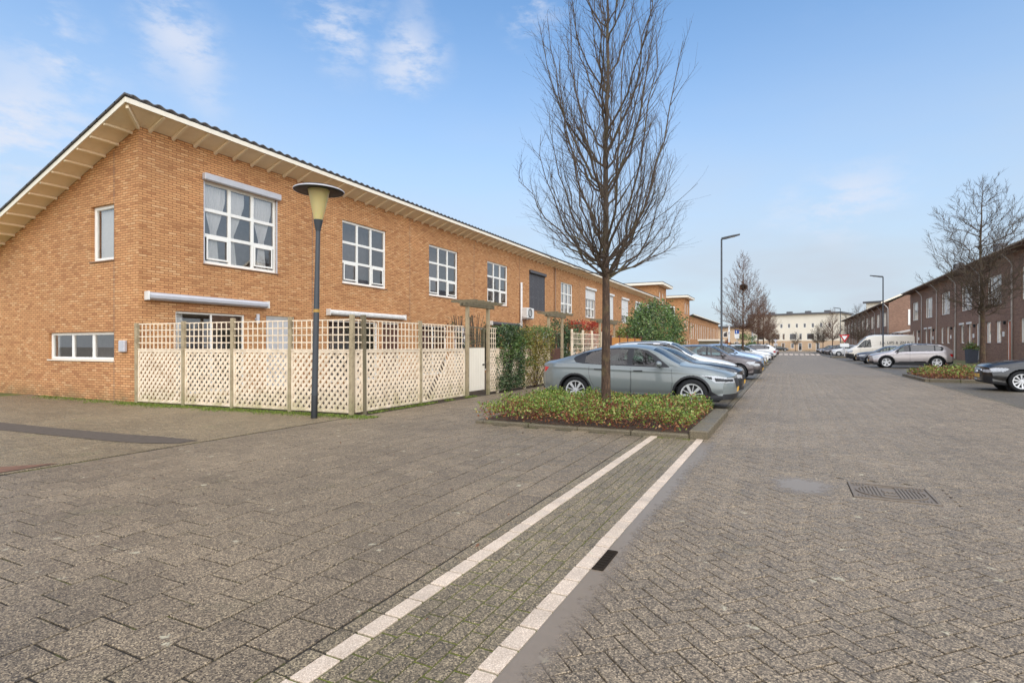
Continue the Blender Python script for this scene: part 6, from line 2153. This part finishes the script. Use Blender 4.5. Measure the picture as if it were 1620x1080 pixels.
P_ROUND = hatch(4.30, 1.50, W=.90, Rw=.325, Cf=.46, pf=2.6, nose=.09)
P_VAN = std(5.40, name='delivery_van', cat='van', W=1.02, xr=1.05, xf=4.45, Rw=.34, cowl=4.62, seat=3.5, clad=.22, Cf=.30, Cr=.06, pf=3.5, tumble=.6, zm=.55, crease=.4,
    zc=[(0, 2.40), (.1, 2.47), (1, 2.50), (3.0, 2.50), (3.45, 2.44), (3.75, 2.32), (4.62, 1.46), (4.75, 1.37), (5.05, 1.20), (5.30, 1.02), (5.40, .90)],
    zs=[(0, 1.25), (3.0, 1.25), (4.0, 1.22), (4.6, 1.16), (5.1, 1.02), (5.40, .84)],
    ws=[(0, .98), (1, .99), (4.2, .985), (4.8, .95), (5.2, .88), (5.4, .82)], wm=[(0, .99), (1, 1.0), (4.5, 1.0), (5.0, .97), (5.4, .90)], wb=[(0, .96), (2, .97), (4.6, .96), (5.4, .88)],
    wr=[(0, .84), (3.0, .84), (3.6, .80), (4.2, .80), (4.62, .82), (4.9, .76), (5.4, .5)],
    dr=[(0, .10), (3.0, .12), (3.7, .10), (4.3, .07), (4.7, .05), (5.4, .02)],
    doors=[[(3.35, 1.4), (3.35, .45), (4.0, .45), (4.1, .75), (4.30, .80), (4.35, 1.3)]],
    trim=[[(3.42, 1.32), (4.62, 1.26), (4.20, 1.74), (3.95, 1.98), (3.50, 2.02)]], panes=[[(3.47, 1.37), (3.86, 1.36), (3.86, 1.96), (3.52, 1.97)], [(3.92, 1.35), (4.50, 1.31), (4.18, 1.68), (3.94, 1.92)]],
    wind=(3.80, 4.60), rear=None,
    head=[[(5.0, .80), (4.90, .98), (5.02, 1.02), (5.40, .86), (5.40, .74)]], tail=[[(0, .8), (0, 1.3), (.10, 1.3), (.10, .8)]],
    front=[('headlight', [(.56, .74), (.5, .84), (1, .9), (1, .74)]), ('cladding', [(0, .2), (0, .70), (1.1, .70), (1.1, .2)]), ('grille', [(0, .52), (0, .64), (.6, .64), (.6, .52)]), ('number_plate', [(0, .40), (0, .50), (.26, .50), (.26, .40)])],
    sidedark=[[(4.85, .2), (4.85, .66), (5.4, .70), (5.4, .2)]], back=[('taillight', [(.9, .8), (.9, 1.3), (1.1, 1.3), (1.1, .8)])],
    handles=((3.5, 1.02, .2),), mirror=(4.28, 1.36), mirror_m='black_plastic', spokes=(8, (.05, .06)))

LG = 'cars parked nose out along the left side of the road'
RG = 'cars parked nose out along the right side of the road'
def nose_left(xn, L): return xn - L / 2
build_car('fast', 'grey-blue fastback car parked beside the tall tree, nearest of the left row', P_FAST, 'paint_greyblue', (-1.02 - 2.30, 13.68), 0, LG, .011)
build_car('hatch', 'black hatchback parked just behind the grey-blue fastback', P_HATCH, 'paint_black', (-1.05 - 2.155, 16.5), 0, LG, .025)
build_car('suv', 'silver crossover with dark rear windows on the right side of the road', P_SUV, 'paint_silver', (5.05 + 2.24, 44.3), PI, RG, .022)
put_car('suv', 'white crossover parked between the black hatchback and the dark grey car', (-1.45 - 2.24, 19.4), 0, LG, 'paint_white')
build_car('round', 'dark grey round-nosed car standing well forward in the left row', P_ROUND, 'paint_grey', (-.95 - 2.15, 26.3), 0, LG, .025)
build_car('compact', 'pale blue compact car parked behind the tall lamp post on the left', P_COMPACT, 'paint_blue', (-1.15 - 2.025, 35.3), 0, LG, .03)
put_car('compact', 'first white compact car beyond the pale blue one', (-1.3 - 2.02, 38.2), 0, LG, 'paint_white')
put_car('hatch', 'second white car beyond the pale blue one', (-1.2 - 2.15, 41.0), 0, LG, 'paint_white')
put_car('compact', 'white car with dark nose past the far left planting bed', (-1.1 - 2.02, 50.2), 0, LG, 'paint_white')
put_car('hatch', 'dark car squeezed between white cars in the far left row', (-1.0 - 2.15, 53.6), 0, LG, 'paint_darkblue')
put_car('suv', 'white car parked tail out with red lights in the far left row', (-.9 - 2.24, 63), PI, LG, 'paint_white')
put_car('hatch', 'black car at the far end of the left row', (-1.0 - 2.15, 76), 0, LG)
put_car('compact', 'brownish car last in the left row', (-.9 - 2.02, 88), 0, LG, 'paint_red')
build_car('audi', 'black hatchback with four-ring badge at the right frame edge', AUDI, 'paint_black', (5.72 + 2.155, 23.25), PI, RG, .02)
put_car('hatch', 'dark blue-grey car half hidden between the van and the silver crossover', (5.2 + 2.15, 53.2), PI, RG, 'paint_darkblue')
build_car('van', 'white delivery van with dark bumper and lettering on its side', P_VAN, 'paint_cream', (5.35 + 2.70, 63.4), PI, None, .03)
van = [o for o in bpy.data.objects if o.name.startswith('delivery_van')][0]
cu = bpy.data.curves.new('lettering', 'FONT'); cu.body = 'J.A. LIPS & ZN B.V.'; cu.size = .34; cu.extrude = .002
ob = bpy.data.objects.new('lettering', cu); COL.objects.link(ob)
dg = bpy.context.evaluated_depsgraph_get()
me = bpy.data.meshes.new_from_object(ob.evaluated_get(dg)); bpy.data.objects.remove(ob)
me.materials.clear(); me.materials.append(M['sign_text'])
o = inst('lettering', me, van, (2.55 - 2.70 + 1.1 - .9, 1.045, 1.62)); o.rotation_euler = (math.radians(86), 0, PI)
# roof rack
mb = MB()
for x in (-2.3, -1.2, -.1, .7): mb.tube([(x, -.85, 2.48), (x, -.85, 2.60), (x, .85, 2.60), (x, .85, 2.48)], .02, 6)
for y in (-.8, .8): mb.tube([(-2.4, y, 2.62), (.8, y, 2.62)], .02, 6)
mb.build('roof_rack', 'black_plastic', van)
put_car('compact', 'small white car beyond the van on the right', (6.0 + 2.0, 93), PI, RG, 'paint_white', 1.0)
put_car('hatch', 'dark grey car second beyond the van on the right', (5.6 + 2.15, 101), PI, RG, 'paint_grey')
put_car('suv', 'dark car third beyond the van on the right', (5.5 + 2.24, 108), PI, RG, 'paint_darkblue')
put_car('hatch', 'silver car fourth beyond the van on the right', (5.4 + 2.15, 114), PI, RG, 'paint_silver')
put_car('compact', 'black car last of the far right row', (5.3 + 2.0, 121), PI, RG, 'paint_black')
put_car('hatch', 'black car parked across the end of the street', (-1.5, 171), .1, None, 'paint_black')
